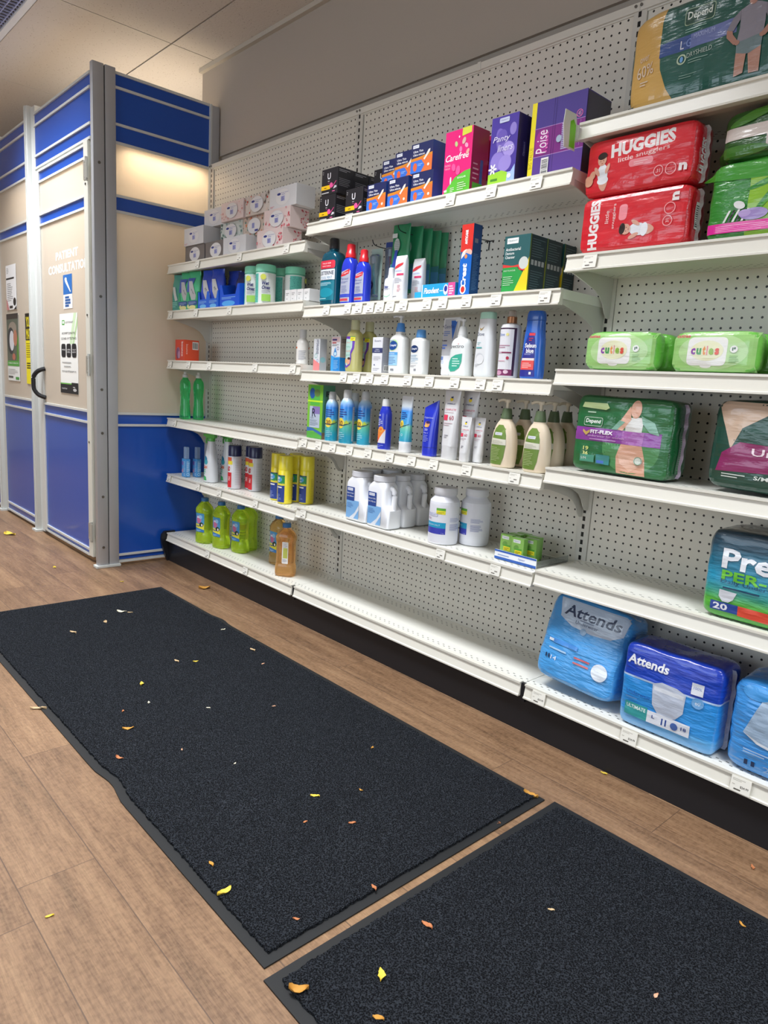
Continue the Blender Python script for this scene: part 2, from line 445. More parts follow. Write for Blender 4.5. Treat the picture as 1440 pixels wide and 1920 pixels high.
# ------------------------------------------------------------------ consultation booth
BX, BY, BT = -1.229, -.585, 2.435
booth = thing('consultation_booth', 'blue and cream panelled consultation booth with grey aluminium posts', 'booth', (0, 0, 0))
def post(x0, y0, x1, y1, z1, m=ALU, name='post', screws=()):
    bm = B(x0, y0, .012, x1, y1, z1, bev=.003)
    return obj(name, bm, m, booth, smooth=30)
p = post(-1.262, -.622, BX, -.5675, 2.447); obj('door_jamb', B(-1.348, -.590, .012, -1.262, -.560, 2.44), ALUW, p)
bm = bmesh.new(); box(bm, -1.258, -.570, .02, BX-.007, -.560, 2.44); obj('post_groove', bm, M('#3b3b3c', .6), p)
for z in (2.005, 1.385, .93, .71, .38, .11):
    obj('screw', tube(bmesh.new(), [(BX, -.594, z), (BX+.003, -.594, z)], .007, 10), M('#77746e', .35, metal=.8), p)
post(-1.29, -.5625, BX, -.511, 2.447)
bm = B(-1.270, -.634, .0, BX+.012, -.505, .014, bev=.003); obj('foot_plate', bm, ALUW, booth)
post(BX-.05, .0, BX, .044, 2.43); bm = B(BX-.052, -.008, .3, BX+.002, .0, 2.433); obj('post', bm, ALUW, booth)
# middle and left posts of the front
def tpost(x0, x1, z1):
    bm = B(x0, BY-.03, .01, x0+.055, BY+.03, z1, bev=.004); box(bm, x0+.05, BY-.006, .01, x1, BY+.03, z1-.01)
    for gx in (.018, .034): box(bm, x0+gx, BY-.034, .02, x0+gx+.006, BY-.03, z1)
    q = obj('post', bm, ALUW, booth, smooth=30)
    bm = B(x0-.01, BY-.045, 0, x0+.07, BY+.04, .012); obj('foot_plate', bm, ALUW, q)
tpost(-2.315, -2.19, 2.49); tpost(-3.10, -2.985, 2.49)
obj('post', B(-4.02, BY-.03, .01, -3.96, BY+.03, 2.49, bev=.004), ALUW, booth)
def panels(side, a0, a1, bands, y=None, par=booth, t=.012):
    # bands: (z0, z1, kind)
    for z0, z1, kind in bands:
        bm = bmesh.new()
        if side: box(bm, BX-.03, a0, z0, BX-.03+t, a1, z1)
        else: box(bm, a0, (y if y is not None else BY)-t/2, z0, a1, (y if y is not None else BY)+t/2, z1)
        obj({'b': 'blue_panel', 'c': 'cream_panel'}[kind], bm, {'b': BLUE, 'c': CREAM}[kind], par)
def rails(side, a0, a1, zs, y=None, par=booth, h=.012, m=ALUW):
    for z in zs:
        bm = bmesh.new(); hh = h
        if side: box(bm, BX-.034, a0, z-hh/2, BX-.010, a1, z+hh/2)
        else: box(bm, a0, (y if y is not None else BY)-.014, z-hh/2, a1, (y if y is not None else BY)+.01, z+hh/2)
        obj('rail', bm, m, par)
hd = [(2.37, 2.425, 'b'), (2.206, 2.37, 'b'), (2.122, 2.206, 'b')]
panels(True, -.511, 0, [(2.122, 2.425, 'b'), (1.874, 2.122, 'c'), (1.807, 1.874, 'b'), (.811, 1.807, 'c'), (.03, .811, 'b')])
rails(True, -.511, 0, [2.430, 2.366, 2.202, 2.119, 1.876, 1.803, .811, .751, .057, .02])
panels(False, -2.19, -1.335, [(2.14, 2.425, 'b')])
rails(False, -2.19, -1.335, [2.430, 2.366, 2.204, 2.138])
bb = [(2.122, 2.425, 'b'), (1.88, 2.122, 'c'), (1.82, 1.88, 'b'), (.815, 1.82, 'c'), (.03, .815, 'b')]
panels(False, -2.985, -2.315, bb)
rails(False, -2.985, -2.315, [2.430, 2.366, 2.204, 2.119, 1.88, 1.82, .815, .755, .075, .025])
panels(False, -3.96, -3.10, [(2.122, 2.425, 'b'), (.815, 2.122, 'c'), (.03, .815, 'b')]); rails(False, -3.96, -3.10, [2.430, 2.204, 2.119, .815, .025])
# far left end wall of the booth
obj('cream_panel', B(-4.02, BY+.03, .03, -4.0, 1.4, 2.42), CREAM, booth)
obj('rear_panel', B(-4.02, 1.38, .03, -1.46, 1.4, 2.42), CREAM, booth)
# door
door = bpy.data.objects.new('door', None); COL.objects.link(door); door.parent = booth; door['label'] = 'hinged booth door with cream upper panel and white lettering'
obj('stile', B(-2.185, BY-.016, .03, -2.155, BY+.02, 2.12, bev=.003), ALUW, door)
obj('stile', B(-2.15, BY-.018, .03, -2.118, BY+.02, 2.12, bev=.003), ALUW, door)
OFFW = M('#d2d1c6', .4)
bm = B(-1.408, BY-.02, .03, -1.352, BY+.02, 2.13, bev=.003); obj('stile', bm, OFFW, door)
panels(False, -2.118, -1.408, [(2.055, 2.11, 'b'), (1.88, 2.055, 'c'), (1.822, 1.88, 'b'), (.811, 1.822, 'c'), (.04, .811, 'b')], BY-.004, door, .01)
rails(False, -2.118, -1.408, [2.115, 2.055, 1.88, 1.822, .811, .752, .063, .033], BY-.003, door)
for z in (1.995, 1.05, .17):
    bm = bmesh.new(); tube(bm, [(-1.352, BY-.026, z-.055), (-1.352, BY-.026, z+.055)], .007, 10)
    box(bm, -1.40, BY-.024, z-.045, -1.35, BY-.019, z+.045); box(bm, -1.35, BY-.03, z-.045, -1.335, BY-.024, z+.045)
    for zz in (-.035, .035): tube(bm, [(-1.375, BY-.028, z+zz), (-1.375, BY-.023, z+zz)], .004, 8)
    obj('hinge', bm, M('#b5b4ac', .35, metal=.5), door)
for z in (2.03, 1.4, .75, .25): obj('screw', tube(bmesh.new(), [(-1.38, BY-.023, z-.1), (-1.38, BY-.0195, z-.1)], .006, 8), M('#66645f', .4, metal=.6), door)
bm = tube(bmesh.new(), spline([(-2.10, BY-.01, 1.016), (-2.115, BY-.045, 1.0), (-2.13, BY-.065, .97), (-2.132, BY-.068, .93), (-2.13, BY-.065, .89), (-2.115, BY-.045, .86), (-2.10, BY-.01, .845)], 5), .0125, 8)
obj('door_handle', bm, M('#1c1d20', .35), door, smooth=40)
def wallart(name, par, x0, z0, w, h, y, art, **k):
    return art.build(name, par, lambda u, v, o: (x0+u, y-o, z0+v), **k)
# lettering on the door
WHT = '#ffffff'
a = Art(.615, .115); a.text('PATIENT', .487, .80, .37, WHT, w=.56, bold=.025); a.text('CONSULTATION', .5, .21, .41, WHT, w=1.0, bold=.025)
wallart('door_lettering', door, -2.0, 1.537, .615, .115, BY-.0095, a, base=.0002)
def poster(name, label, cat, x0, z0, w, h, bg, fn, y=BY-.0095):
    t = thing(name, label, cat, (x0, y, z0))
    obj('sheet', B(0, -.0012, 0, w, .0, h), M(bg, .45), t)
    a = Art(w, h); fn(a); a.build('print', t, lambda u, v, o: (u, -.0012-o, v), base=.0002)
    return t
def f(a):
    a.rect(0, .42, 1, 1, '#2e6cb5'); a.poly([(.2, .86), (.34, .9), (.44, .8), (.40, .74), (.84, .50), (.80, .48), (.34, .72), (.22, .78)], '#fff'); a.ell(.3, .86, .1, .05, '#fff')
    a.text('AVEC', .5, .35, .07, '#2d5c9a', w=.62, bold=.03)
    for i, y in enumerate((.26, .17, .08)): a.bars(.2, y-.02, .8, y+.05, 1, '#2d5c9a', .85, i)
poster('pharmacist_sign', 'small blue and white square sign below the white door lettering', 'sign', -1.76, 1.345, .137, .178, '#f0f2f4', lambda a: (a.rect(0, .42, 1, 1, '#2e6cb5'), a.poly([(.22, .90), (.36, .90), (.46, .80), (.84, .50), (.80, .47), (.36, .72), (.22, .80)], '#fff'), a.ell(.3, .87, .12, .05, '#fff'), a.bars(.2, .05, .85, .38, 4, '#2d5c9a', .8)))
def f(a):
    a.poly([(.55, .62), (.7, .62), (.95, 1), (.8, 1)], '#cfe6c0'); a.poly([(.72, .62), (.8, .62), (1, .86), (1, .96)], '#b9dba4')
    a.rect(.14, .86, .28, .92, '#4aa83c'); a.rect(.17, .875, .25, .908, '#fff'); a.text('GOTOGET', .55, .89, .022, '#444', w=.45)
    a.text('ASYMPTOMATIC', .5, .755, .028, '#4a4a48', w=.76); a.text('COVID-19 TESTING', .5, .69, .028, '#4a4a48', w=.84)
    for k, (l1, l2) in enumerate((('PHONE', ''), ('ACROSS', 'CENTRAL'), ('WALK-UP', 'NOW'))):
        x = .08+k*.3; a.rect(x, .455, x+.25, .625, '#26282c', .06); a.text(l1, x+.125, .55, .018, '#eee', w=.18)
        if l2: a.text(l2, x+.125, .52, .018, '#eee', w=.18)
    a.bars(.12, .385, .9, .41, 1, '#999', .4); a.bars(.22, .335, .8, .36, 1, '#999', .4); a.text('www.goodtogoget.ca', .5, .28, .026, '#333', w=.8, bold=.01)
    a.rect(0, 0, 1, .115, '#23262b'); a.rect(0, .115, .64, .13, '#67b04a'); a.rect(.64, .115, 1, .14, '#23262b'); a.text('HealthCheck', .24, .06, .02, '#ddd', w=.3); a.ell(.82, .05, .1, .02, '#bbb'); a.bars(.72, .08, .9, .1, 1, '#ccc', .4)
poster('testing_poster', 'white testing poster with three black boxes on the booth door', 'poster', -1.83, .889, .278, .431, '#eeefea', f)
def f(a):
    a.bars(.08, .82, .3, .96, 4, '#999', .4); a.rect(.02, .68, .82, .72, '#333'); a.bars(.1, .2, .7, .62, 10, '#8c8c8c', .35); a.ell(.82, .17, .14, .09, '#2a2a2c')
    a.poly([(0, 0), (.28, 0), (.1, .2), (0, .26)], '#c88'); a.rect(.3, .03, .62, .09, '#333'); a.poly([(.72, 0), (1, 0), (1, .08)], '#2a2a2c')
poster('paper_notice', 'white printed paper notice at the top left of the booth window', 'notice', -2.848, 1.378, .218, .279, '#e9eaea', f)
def f(a):
    a.rect(0, .28, 1, 1, '#5f665a'); a.rect(0, .92, 1, 1, '#3b3735'); a.ell(.5, .78, .34, .1, '#93897c'); a.ell(.34, .60, .3, .2, '#3a3e42'); a.ell(.42, .60, .2, .15, '#d6d8dd'); a.ell(.72, .64, .16, .12, '#b37a63')
    a.poly([(.78, .3), (1, .3), (1, .72), (.86, .6)], '#57883c'); a.ell(.56, .36, .13, .05, '#b9705e'); a.rect(0, .22, 1, .3, '#58a24a'); a.text('PUBLIC HEALTH', .5, .265, .02, '#fff', w=.8)
    a.bars(.06, .1, .9, .19, 4, '#aaa', .3); a.rect(.05, .04, .45, .07, '#555'); a.rect(.66, .02, .95, .06, '#4a9a45')
poster('photo_poster', 'poster with a photo of two people and a green strip on the booth window', 'poster', -2.868, .924, .260, .429, '#e9ebe8', f)
def f(a):
    a.rect(0, .62, 1, 1, '#201f1d'); a.text('YOUR L', .54, .88, .15, '#efe02e', w=.86, bold=.02); a.text('MATTE', .54, .71, .15, '#efe02e', w=.86, bold=.02)
    a.bars(.08, .38, .9, .60, 7, '#8a7a10', .35); a.bars(.1, .22, .95, .32, 3, '#3a3510', .5); a.ell(.8, .08, .04, .03, '#333')
poster('yellow_poster', 'yellow and black poster beside the middle post of the booth', 'poster', -2.462, .915, .146, .429, '#e8d922', f)
# dark display shelving far behind the booth
t = thing('display_shelving', 'dark low shelving in the distance left of the booth', 'shelving', (-5.6, -.4, 0))
bm = bmesh.new()
for z in (.02, .35, .7, 1.05): box(bm, -.5, -.25, z, .5, .25, z+.03)
obj('shelf', bm, M('#2e3f6c', .5), t); obj('back_panel', B(-.5, .2, 0, .5, .22, 1.4), M('#20242c', .5), t)

# ------------------------------------------------------------------ wall shelving
D = .2526
X0, X1, X2, X3 = -1.2158, 0.0, 1.2192, 2.4384
SHZ = {'L': [1.5837, 1.3538, 1.1006, .7955, .492], 'M': [1.6430, 1.3290, 1.0776, .805, .510], 'R': [1.7510, 1.4146, 1.1081, .829, .521]}
NAMES = {'L': 'left', 'M': 'middle', 'R': 'right'}
RAILP = [(-D, 0), (-.236, 0), (-.236, -.045), (-.2575, -.045), (-.2575, -.0405), (-.2535, -.0385), (-.2475, -.008), (-D, -.006)]
def slotmat():
    n = NT('upright_enamel', '#cfcdc4', .35); x, y, z = n.sep(n.coord()); I = .0254
    fz = n.math('ABSOLUTE', n.math('SUBTRACT', n.math('FRACT', n.math('ADD', n.math('DIVIDE', n.math('SUBTRACT', z, 2.1028), I), .5)), .5))
    a = n.math('MULTIPLY', n.math('LESS_THAN', fz, .29), n.math('LESS_THAN', n.math('ABSOLUTE', x), .0047))
    a = n.math('MULTIPLY', a, n.math('MULTIPLY', n.math('LESS_THAN', z, 2.118), n.math('GREATER_THAN', z, .185)))
    n.col(n.mix(a, '#cfcdc4', '#0e0d0b')); return n.m
MAT_SLOT = slotmat()
def bracket(bm, x):
    pts = [(-.232, -.03), (0, -.03), (0, -.150)]
    for a in range(0, 91, 15):
        t = math.radians(a); pts.append((-.05-.07*math.sin(t)+.0, -.150+.0+ (.078)*(1-math.cos(t)) if a else -.150))
    pts = [(-.232, -.028), (0, -.028), (0, -.145), (-.022, -.145), (-.036, -.132), (-.050, -.108), (-.070, -.088), (-.100, -.074), (-.150, -.060), (-.200, -.048), (-.232, -.042)]
    prism(bm, pts, 'x', x-.0014, x+.0014)
for key, xa, xb, seam in (('L', X0, X1, 1.3200), ('M', X1, X2, 1.3186), ('R', X2, X3, 1.387)):
    u = thing('shelving_unit', {'L': 'white pegboard shelving section beside the booth', 'M': 'middle white pegboard shelving section', 'R': 'right-hand white pegboard shelving section nearest the camera'}[key], 'shelving unit', (xa, 0, 0))
    Wd = xb-xa
    obj('back_panel', B(.0, 0, seam+.002, Wd, .010, 2.114), MAT_PEG, u)
    obj('back_panel', B(.0, -.0012, .14, Wd, .010, seam), MAT_PEG, u)
    obj('top_rail', box(B(.0, -.010, 2.111, Wd, .03, 2.134, bev=.002), 0, -.004, 2.106, Wd, .001, 2.112), ENAMEL, u)
    if key == 'M': obj('rail_clip', B(.625, -.0125, 2.108, .64, -.009, 2.136, bev=.002), ENAMEL, u)
    upx = [0] if key != 'R' else [0, Wd]
    for ux in upx:
        bm = bmesh.new(); box(bm, -.019, -.006, .0, .021, .02, 2.112)
        o = obj('upright', bm, MAT_SLOT, u, (ux, 0, 0))
        for dx in (-.012, .005): obj('rail_screw', tube(bmesh.new(), [(dx, -.0102, 2.124), (dx, -.0135, 2.124)], .0042, 10), M('#8c8a84', .3, metal=.7), o)
        bm = B(.0212, -.0012, .15, .0222, -.0002, 2.106); obj('panel_seam', bm, M('#85837c', .6), o)
    for z in SHZ[key]:
        s = obj('shelf', B(.0045, -.2365, -.028, Wd-.0045, -.002, -.001), MAT_DECK, u, (0, 0, z))
        obj('price_rail', prism(bmesh.new(), RAILP, 'x', .0045, Wd-.0045), RAILM, s)
        obj('rail_shadow_lip', B(.012, -.2362, -.036, Wd-.012, -.19, -.0275), ENAMEL, s)
        for ex in (.009, Wd-.009):
            bm = bmesh.new(); bracket(bm, ex); obj('bracket', bm, M('#cbc9c1', .35), s)
    s = obj('base_deck', B(.001, -.236, .132, Wd-.001, -.002, .160), MAT_DECK, u)
    obj('price_rail', prism(bmesh.new(), [(a, b+.1615) for a, b in RAILP], 'x', .009, Wd-.009), RAILM, s)
    bm = B(0, -.239, 0, Wd, -.228, .122); obj('kick_plate', bm, BLACKM, u)
    bm = B(-.008, -.246, .100, .008, -.20, .1585); obj('base_bracket', bm, BLACKM, u)
    if key == 'L':
        bm = bmesh.new()
        prism(bm, [(-.20, .168), (-.262, .168), (-.278, .150), (-.281, .125), (-.276, .095), (-.262, .05), (-.250, .012), (-.246, 0), (-.2, 0)], 'x', -.0125, .004)
        obj('base_end_cap', bm, BLACKM, u, smooth=50)
# ------------------------------------------------------------------ floor mats
def matmat(name='mat_pile'):
    n = NT(name, '#1d222c', .95, Specular_IOR_Level=.1); g = n.coord()
    v = n.n('TexVoronoi'); v.inputs['Scale'].default_value = 330; n.l(g, v.inputs['Vector'])
    nz = n.noise(g, 330, 4, .7); nb = n.noise(g, 5, 3)
    f = n.math('MULTIPLY', n.math('ADD', nz, n.math('MULTIPLY', v.outputs['Distance'], .35)), 1.0)
    c = n.ramp(f, [(.42, '#08090b'), (.62, '#15171b'), (.80, '#454a52')]); c = n.mix(n.math('MULTIPLY', nb, .25), c, '#1d2026', 'MIX')
    n.col(c).bump(n.math('ADD', nz, v.outputs['Distance']), 1.0, .008); return n.m
PILE = matmat(); RUB = M('#131517', .6)
def floormat(label, x0, y0, x1, y1, bulges, rot=0):
    t = thing('floor_mat', label, 'mat', ((x0+x1)/2, (y0+y1)/2, 0), rot)
    w, h = x1-x0, y1-y0
    def edge(N, inset, amp, seed):
        pts = []
        r = random.Random(seed)
        for (ax, ay, bx, by) in ((0, 0, 1, 0), (1, 0, 1, 1), (1, 1, 0, 1), (0, 1, 0, 0)):
            nn = int(N*(w if ay == by else h))
            for k in range(nn):
                t_ = k/nn; px = (-w/2+inset)+(w-2*inset)*(ax+(bx-ax)*t_); py = (-h/2+inset)+(h-2*inset)*(ay+(by-ay)*t_)
                d = amp*r.uniform(-1, 1)
                for sx, sy, rad, am in bulges:
                    q = math.hypot(px-(sx-(x0+x1)/2), py-(sy-(y0+y1)/2))
                    if q < rad: d -= am*math.cos(q/rad*PI/2)**2
                nx, ny = ((0, 1), (-1, 0), (0, -1), (1, 0))[(0 if ay == by and ay == 0 else 1 if ax == bx and ax == 1 else 2 if ay == by else 3)]
                pts.append((px+nx*d, py+ny*d))
        return pts
    bm = prism(bmesh.new(), edge(30, 0, .0, 1), 'z', .0005, .0035); obj('rubber_border', bm, RUB, t)
    bm = prism(bmesh.new(), edge(170, .022, .0022, 2), 'z', .003, .0095); obj('carpet_pile', bm, PILE, t)
    return t
floormat('long dark charcoal carpet mat lying along the shelving', -.748, -1.352, 1.492, -.500, [(-.17, -.49, .09, .012), (.77, -1.345, .10, -.012)])
floormat('nearer dark charcoal carpet mat cut off by the photo edge', 1.513, -1.367, 3.6, -.486, [])
# ------------------------------------------------------------------ fallen leaves and bits on floor and mats
def onmat(x, y): return (-.73 < x < 1.47 and -1.33 < y < -.52) or (1.535 < x < 3.5 and -1.345 < y < -.508)
LC = {'y': '#d8bd48', 'o': '#bd8a3c', 'p': '#cfa184', 'w': '#d8d2bc', 'b': '#b5744c', 't': '#c2a882'}
def leaf(x, y, L, wd, col, label=None, group=None, curl=.3, name='fallen_leaf', k=0):
    r = random.Random(int(x*1000)+int(y*777)); bm = bmesh.new(); N = 8; rows = []
    tw = r.uniform(-.6, .6)
    for i in range(N+1):
        t = i/N; hw = wd/2*math.sin(PI*min(1, t*.94+.03))**.8*(1+.25*r.uniform(-1, 1)); row = []
        for j in range(-2, 3):
            s_ = j/2; zz = L*curl*(.25*abs(s_)**2+.5*(t-.5)**2)+L*.05*math.sin(5*t+tw+3*s_)
            row.append(bm.verts.new((L*(t-.5), hw*s_+L*.12*math.sin(3*t+tw), zz)))
        rows.append(row)
    for a, b in zip(rows[:-1], rows[1:]):
        for j in range(4): bm.faces.new((a[j], a[j+1], b[j+1], b[j]))
    zmin = min(v.co.z for v in bm.verts)
    g2 = bmesh.ops.extrude_face_region(bm, geom=bm.faces[:])
    for v in g2['geom']:
        if isinstance(v, bmesh.types.BMVert): v.co.z += .0007
    for v in bm.verts: v.co.z -= zmin
    o = obj(name, bm, M(LC[col], .6, spec=.3), None, (x, y, .0097 if onmat(x, y) else .0003), smooth=60); o.rotation_euler[2] = r.uniform(0, 6.28)
    return tag(o, label, 'leaf' if name == 'fallen_leaf' else 'debris', group)
leaf(-.63, -.33, .055, .035, 'o', 'crumpled yellow leaf on the floor near the shelving kick plate', curl=.5)
leaf(-2.238, -.778, .085, .05, 'y', 'flat pale yellow leaf on the floor before the booth')
leaf(1.288, -1.316, .034, .014, 'y', 'bright yellow oval leaf near the lower edge of the long mat')
leaf(1.638, -1.207, .028, .013, 'y', 'yellow leaf on the nearer mat')
leaf(1.572, -1.335, .034, .018, 'o', 'curled orange leaf at the left corner of the nearer mat', curl=.7)
leaf(1.457, -.512, .04, .026, 'o', 'crumpled orange leaf at the right corner of the long mat', curl=.7)
leaf(.533, -1.198, .032, .013, 'o', 'small tan-yellow leaf on the left part of the long mat')
leaf(.674, -1.28, .026, .010, 'b', 'small brown leaf near the left edge of the long mat')
leaf(1.475, -.682, .026, .012, 'b', 'small brown leaf on the short edge of the long mat')
leaf(1.132, -.971, .024, .010, 'y', 'small yellow-green leaf in the middle of the long mat')
leaf(.2485, -1.358, .05, .014, 't', 'narrow tan leaf on the left border of the long mat')
G = 'small dry leaf scraps scattered over the floor and mats'
for x, y, L, c in ((1.273, -.967, .018, 'b'), (1.467, -1.071, .018, 'b'), (1.2, -1.297, .018, 'o'), (1.203, -1.052, .012, 'b'), (-.325, -1.06, .035, 't'), (-.376, -.911, .03, 't'), (-.471, -.808, .04, 'w'), (-.439, -.784, .022, 't'), (-.043, -.561, .022, 'w'), (.215, -.582, .03, 't'), (.156, -.863, .026, 't'), (.194, -.807, .02, 'y'), (.35, -.621, .014, 'p'), (.268, -1.044, .028, 'y'), (.41, -1.082, .016, 'w'), (.42, -1.168, .014, 'b'), (.221, -1.33, .014, 'w'), (.657, -.778, .012, 'p'), (1.609, -1.059, .026, 'b'), (2.004, -.555, .016, 'o'), (1.517, -.252, .02, 'y'), (1.975, -.859, .014, 'p'), (1.036, -.696, .014, 'o'), (1.438, -1.245, .014, 'b'), (1.135, -1.601, .016, 'y'), (1.737, -.83, .014, 't'), (1.943, -.336, .018, 'b'), (1.7, -1.267, .02, 'o'), (.733, -1.129, .010, 'p'), (.88, -1.051, .010, 'w'), (-1.35, -.80, .03, 'y'), (-.93, -.62, .02, 'y'), (-2.2, -.86, .03, 'w'), (1.18, -.86, .012, 'o'), (.55, -.95, .014, 'w')):
    leaf(x, y, L, L*.42, c, 'tiny dry leaf scrap on the floor or mat', G)
# ------------------------------------------------------------------ shelf-edge price tags
def ptag(price=None, w=.040, h=.033):
    t = thing('price_tag', '', 'price tag'); obj('card', B(-w/2, -.0012, -h/2, w/2, 0, h/2), M('#ecebe2', .5), t)
    a = Art(w, h); a.bars(.08, .74, .75, .92, 2, '#b5b1a6', .4); a.bars(.08, .45, .3, .6, 1, '#c5c1b6', .4)
    if price: a.text(price, .70, .40, .17, '#4a4640', w=.42, bold=.01)
    else: a.bars(.48, .34, .92, .52, 1, '#8d8980', .6)
    a.bars(.2, .14, .72, .26, 1, '#5a564e', .7); a.build('print', t, lambda u, v, o: (u-w/2, -.0012-o, v-h/2), base=.00015)
    return t
pt0 = ptag(); pt1 = ptag('$24.99', .046, .037); first = {0: True, 1: True}
PT = [('L', 0, [(-.886, 'below the left dark grey tissue carton'), (-.494, 'below the white tissue carton'), (-.127, 'at the right end of the tissue shelf')]),
 ('L', 1, [(-1.169, 'below the teal wipe packs'), (-.896, 'below the blue wipe packs'), (-.573, 'below the wipe canisters')]),
 ('L', 2, [(-1.172, 'at the left end under the small red box'), (-.969, 'just right of the small red box'), (-.754, 'third along the red box shelf'), (-.342, 'left of the white bottle'), (-.051, 'right of the white bottle')]),
 ('L', 3, [(-1.118, 'below the green dish soap bottles')]),
 ('L', 4, [(-1.178, 'below the light blue boxes'), (-.852, 'below the white spray bottles'), (-.635, 'below the red and white cans'), (-.307, 'below the yellow cans')]),
 ('L', 5, [(-.742, 'on the base rail below the green cleaner bottles'), (-.378, 'on the base rail left of the amber bottles')]),
 ('M', 0, [(.267, 'below the black cartons'), (.773, 'below the pink carton'), (.938, 'below the violet flowered carton'), (1.101, 'below the big purple carton')]),
 ('M', 1, [(.159, 'below the teal mouthwash'), (.288, 'below the first red-capped bottle'), (.352, 'below the second red-capped bottle'), (.416, 'left of the toothbrush packs'), (.470, 'below the toothbrush packs'), (.523, 'below the white bottle with pump'), (.588, 'below the white tubes'), (.701, 'left under the long light blue box'), (.772, 'right under the long light blue box'), (.874, 'below the tall red and blue box'), (.991, 'below the green denture box'), (1.167, 'at the right end of the toothpaste shelf')]),
 ('M', 2, [(.283, 'below the baby oil bottle'), (.359, 'right of the baby oil bottle'), (.434, 'below the white and navy carton'), (.516, 'below the blue-capped pump bottle'), (.633, 'below the smaller blue-capped bottle'), (.737, 'left of the grey and white tube'), (.850, 'below the pump bottle with a green leaf shape'), (.958, 'below the tall white body wash'), (1.026, 'below the copper-capped bottle')]),
 ('M', 3, [(.047, 'below the green air freshener pack'), (.145, 'below the first sunscreen can'), (.236, 'below the second sunscreen can'), (.340, 'below the third sunscreen can'), (.448, 'left of the dark blue spray'), (.567, 'below the dark blue spray'), (.678, 'below the white and blue tube'), (.784, 'below the dark blue tube'), (.930, 'below the small white tubes'), (1.120, 'below the cream lotion pumps')]),
 ('M', 4, [(.06, 'left of the powder jugs'), (.845, 'below the round white jars'), (1.079, 'below the small green packs')]),
 ('R', 1, [(1.301, 'below the red diaper packs')]),
 ('R', 5, [(1.283, 'on the base rail under the light blue pack'), (1.577, 'on the base rail under the navy topped pack'), (1.868, 'on the base rail at the right photo edge')])]
for key, row, lst in PT:
    z = (SHZ[key]+[.1615])[row]-.0225
    for x, d in lst:
        big = key == 'R' and row == 5; src = pt1 if big else pt0; q = 1 if big else 0
        lab = 'white price tag '+d
        loc = (x, -.2560, z-.001)
        if first[q]: o = src; o.location = loc; o['label'] = lab; first[q] = False
        else: o = dup(src, loc, label=lab)
        o.rotation_euler = (math.radians(-9), 0, 0); o['group'] = 'price tags along the shelf edges'
# ================================================================== products
def carton(label, w, d, h, colr, loc, front=None, side=None, top=None, rot=0, cat='carton', name='carton', group=None, rough=.38, coat=.15, bulge=0, sidecol=None):
    t = thing(name, label, cat, loc, rot, group)
    bm = B(-w/2, -d/2, 0, w/2, d/2, h, bev=.0012)
    mats = [M(colr, rough, coat=coat)]
    if sidecol:
        mats.append(M(sidecol, rough, coat=coat))
        for f in bm.faces:
            if abs(f.normal.x) > .9 or f.calc_center_median().x > w/2-.0008: f.material_index = 1
    obj('box_body', bm, mats, t)
    for nm, fn, ww, hh, mp in (('printed_front', front, w, h, fmap_front(w, d)), ('printed_side', side, d, h, fmap_side(w, d)), ('printed_top', top, w, d, fmap_top(w, d, h))):
        if fn: a = Art(ww, hh); fn(a); a.build(nm, t, mp, rough=rough, coat=coat)
    return t
zL, zM, zR = SHZ['L'], SHZ['M'], SHZ['R']; zB = .1605
ZF = .0008   # stand-off so that nothing cuts its shelf

# ---- tissue cartons on the top left shelf
def tissue_art(bg, acc=None, seed=1, flip=False):
    def f(a):
        r = random.Random(seed)
        if acc:
            for k in range(46):
                x, y = r.uniform(.0, 1), r.uniform(0, 1)
                if seed % 2 and y > .45 and x < .8: continue
                s = r.uniform(.012, .035); x = min(max(x, s), 1-s); y = min(max(y, s*2.4), 1-s*2.4)
                a.ell(x, y, s, s*2.2, r.choice(acc), r.uniform(0, 3), 8)
        a.ell(.5, .5, .27, .40, '#cfcccc'); a.ell(.5, .5, .26, .385, '#dcdada')
        if flip:
            a.bars(.42, .38, .58, .66, 1, '#8c8fc0', .95); a.rect(.54, .20, .68, .30, '#35408c')
        else:
            a.ell(.36, .66, .07, .06, '#2c3a86'); a.text('facial tissue', .58, .70, .06, '#5b62a6', w=.26); a.bars(.46, .60, .66, .65, 1, '#7a80b8', .5)
            a.rect(.44, .30, .58, .54, '#a5a7cf'); a.bars(.455, .32, .565, .52, 5, '#5c62a4', .5, seed)
        if not acc: a.bars(.04, .06, .2, .16, 2, '#d49aa0', .5, seed)
    return f
TG = 'tissue cartons stacked on the top left shelf'
DK = '#6f6a69'; WH = '#d3d3d5'; PK = '#dcc9c6'
def tis(label, x, y, tier, bg, acc=None, seed=1, flip=False, rot=0, w=.20, side=None):
    return carton(label, w, .098, .084, bg, (x-.012, y+.052, zL[0]+ZF+tier*.085), tissue_art(bg, acc, seed, flip), side, cat='tissue box', name='tissue_box', group=TG, rot=rot)
tis('dark grey tissue box at the left end of the bottom tier', -.985, -.215, 0, DK)
tis('dark grey tissue box second from the left in the bottom tier', -.775, -.215, 0, DK)
tis('white tissue box on the shelf, right of the two dark grey boxes', -.595, -.22, 0, WH)
RD = ['#c4525c', '#d98a90', '#b83f4c']; TL = ['#5f8a80', '#3f5f5a', '#9db8ae', '#8aa39c']
def fside(a):
    r = random.Random(5)
    for k in range(26): a.ell(r.uniform(.55, .95), r.uniform(.1, .9), .03, .045, r.choice(RD), r.uniform(0, 3), 8)
tis('white tissue box with red blossoms at the right end of the bottom tier', -.31, -.215, 0, PK, RD, 3, side=fside)
tis('white tissue box standing on the leftmost dark grey box', -.985, -.222, 1, WH)
tis('tissue box patterned with green leaves in the middle tier', -.705, -.172, 1, '#c9cfc9', TL*1, 4)
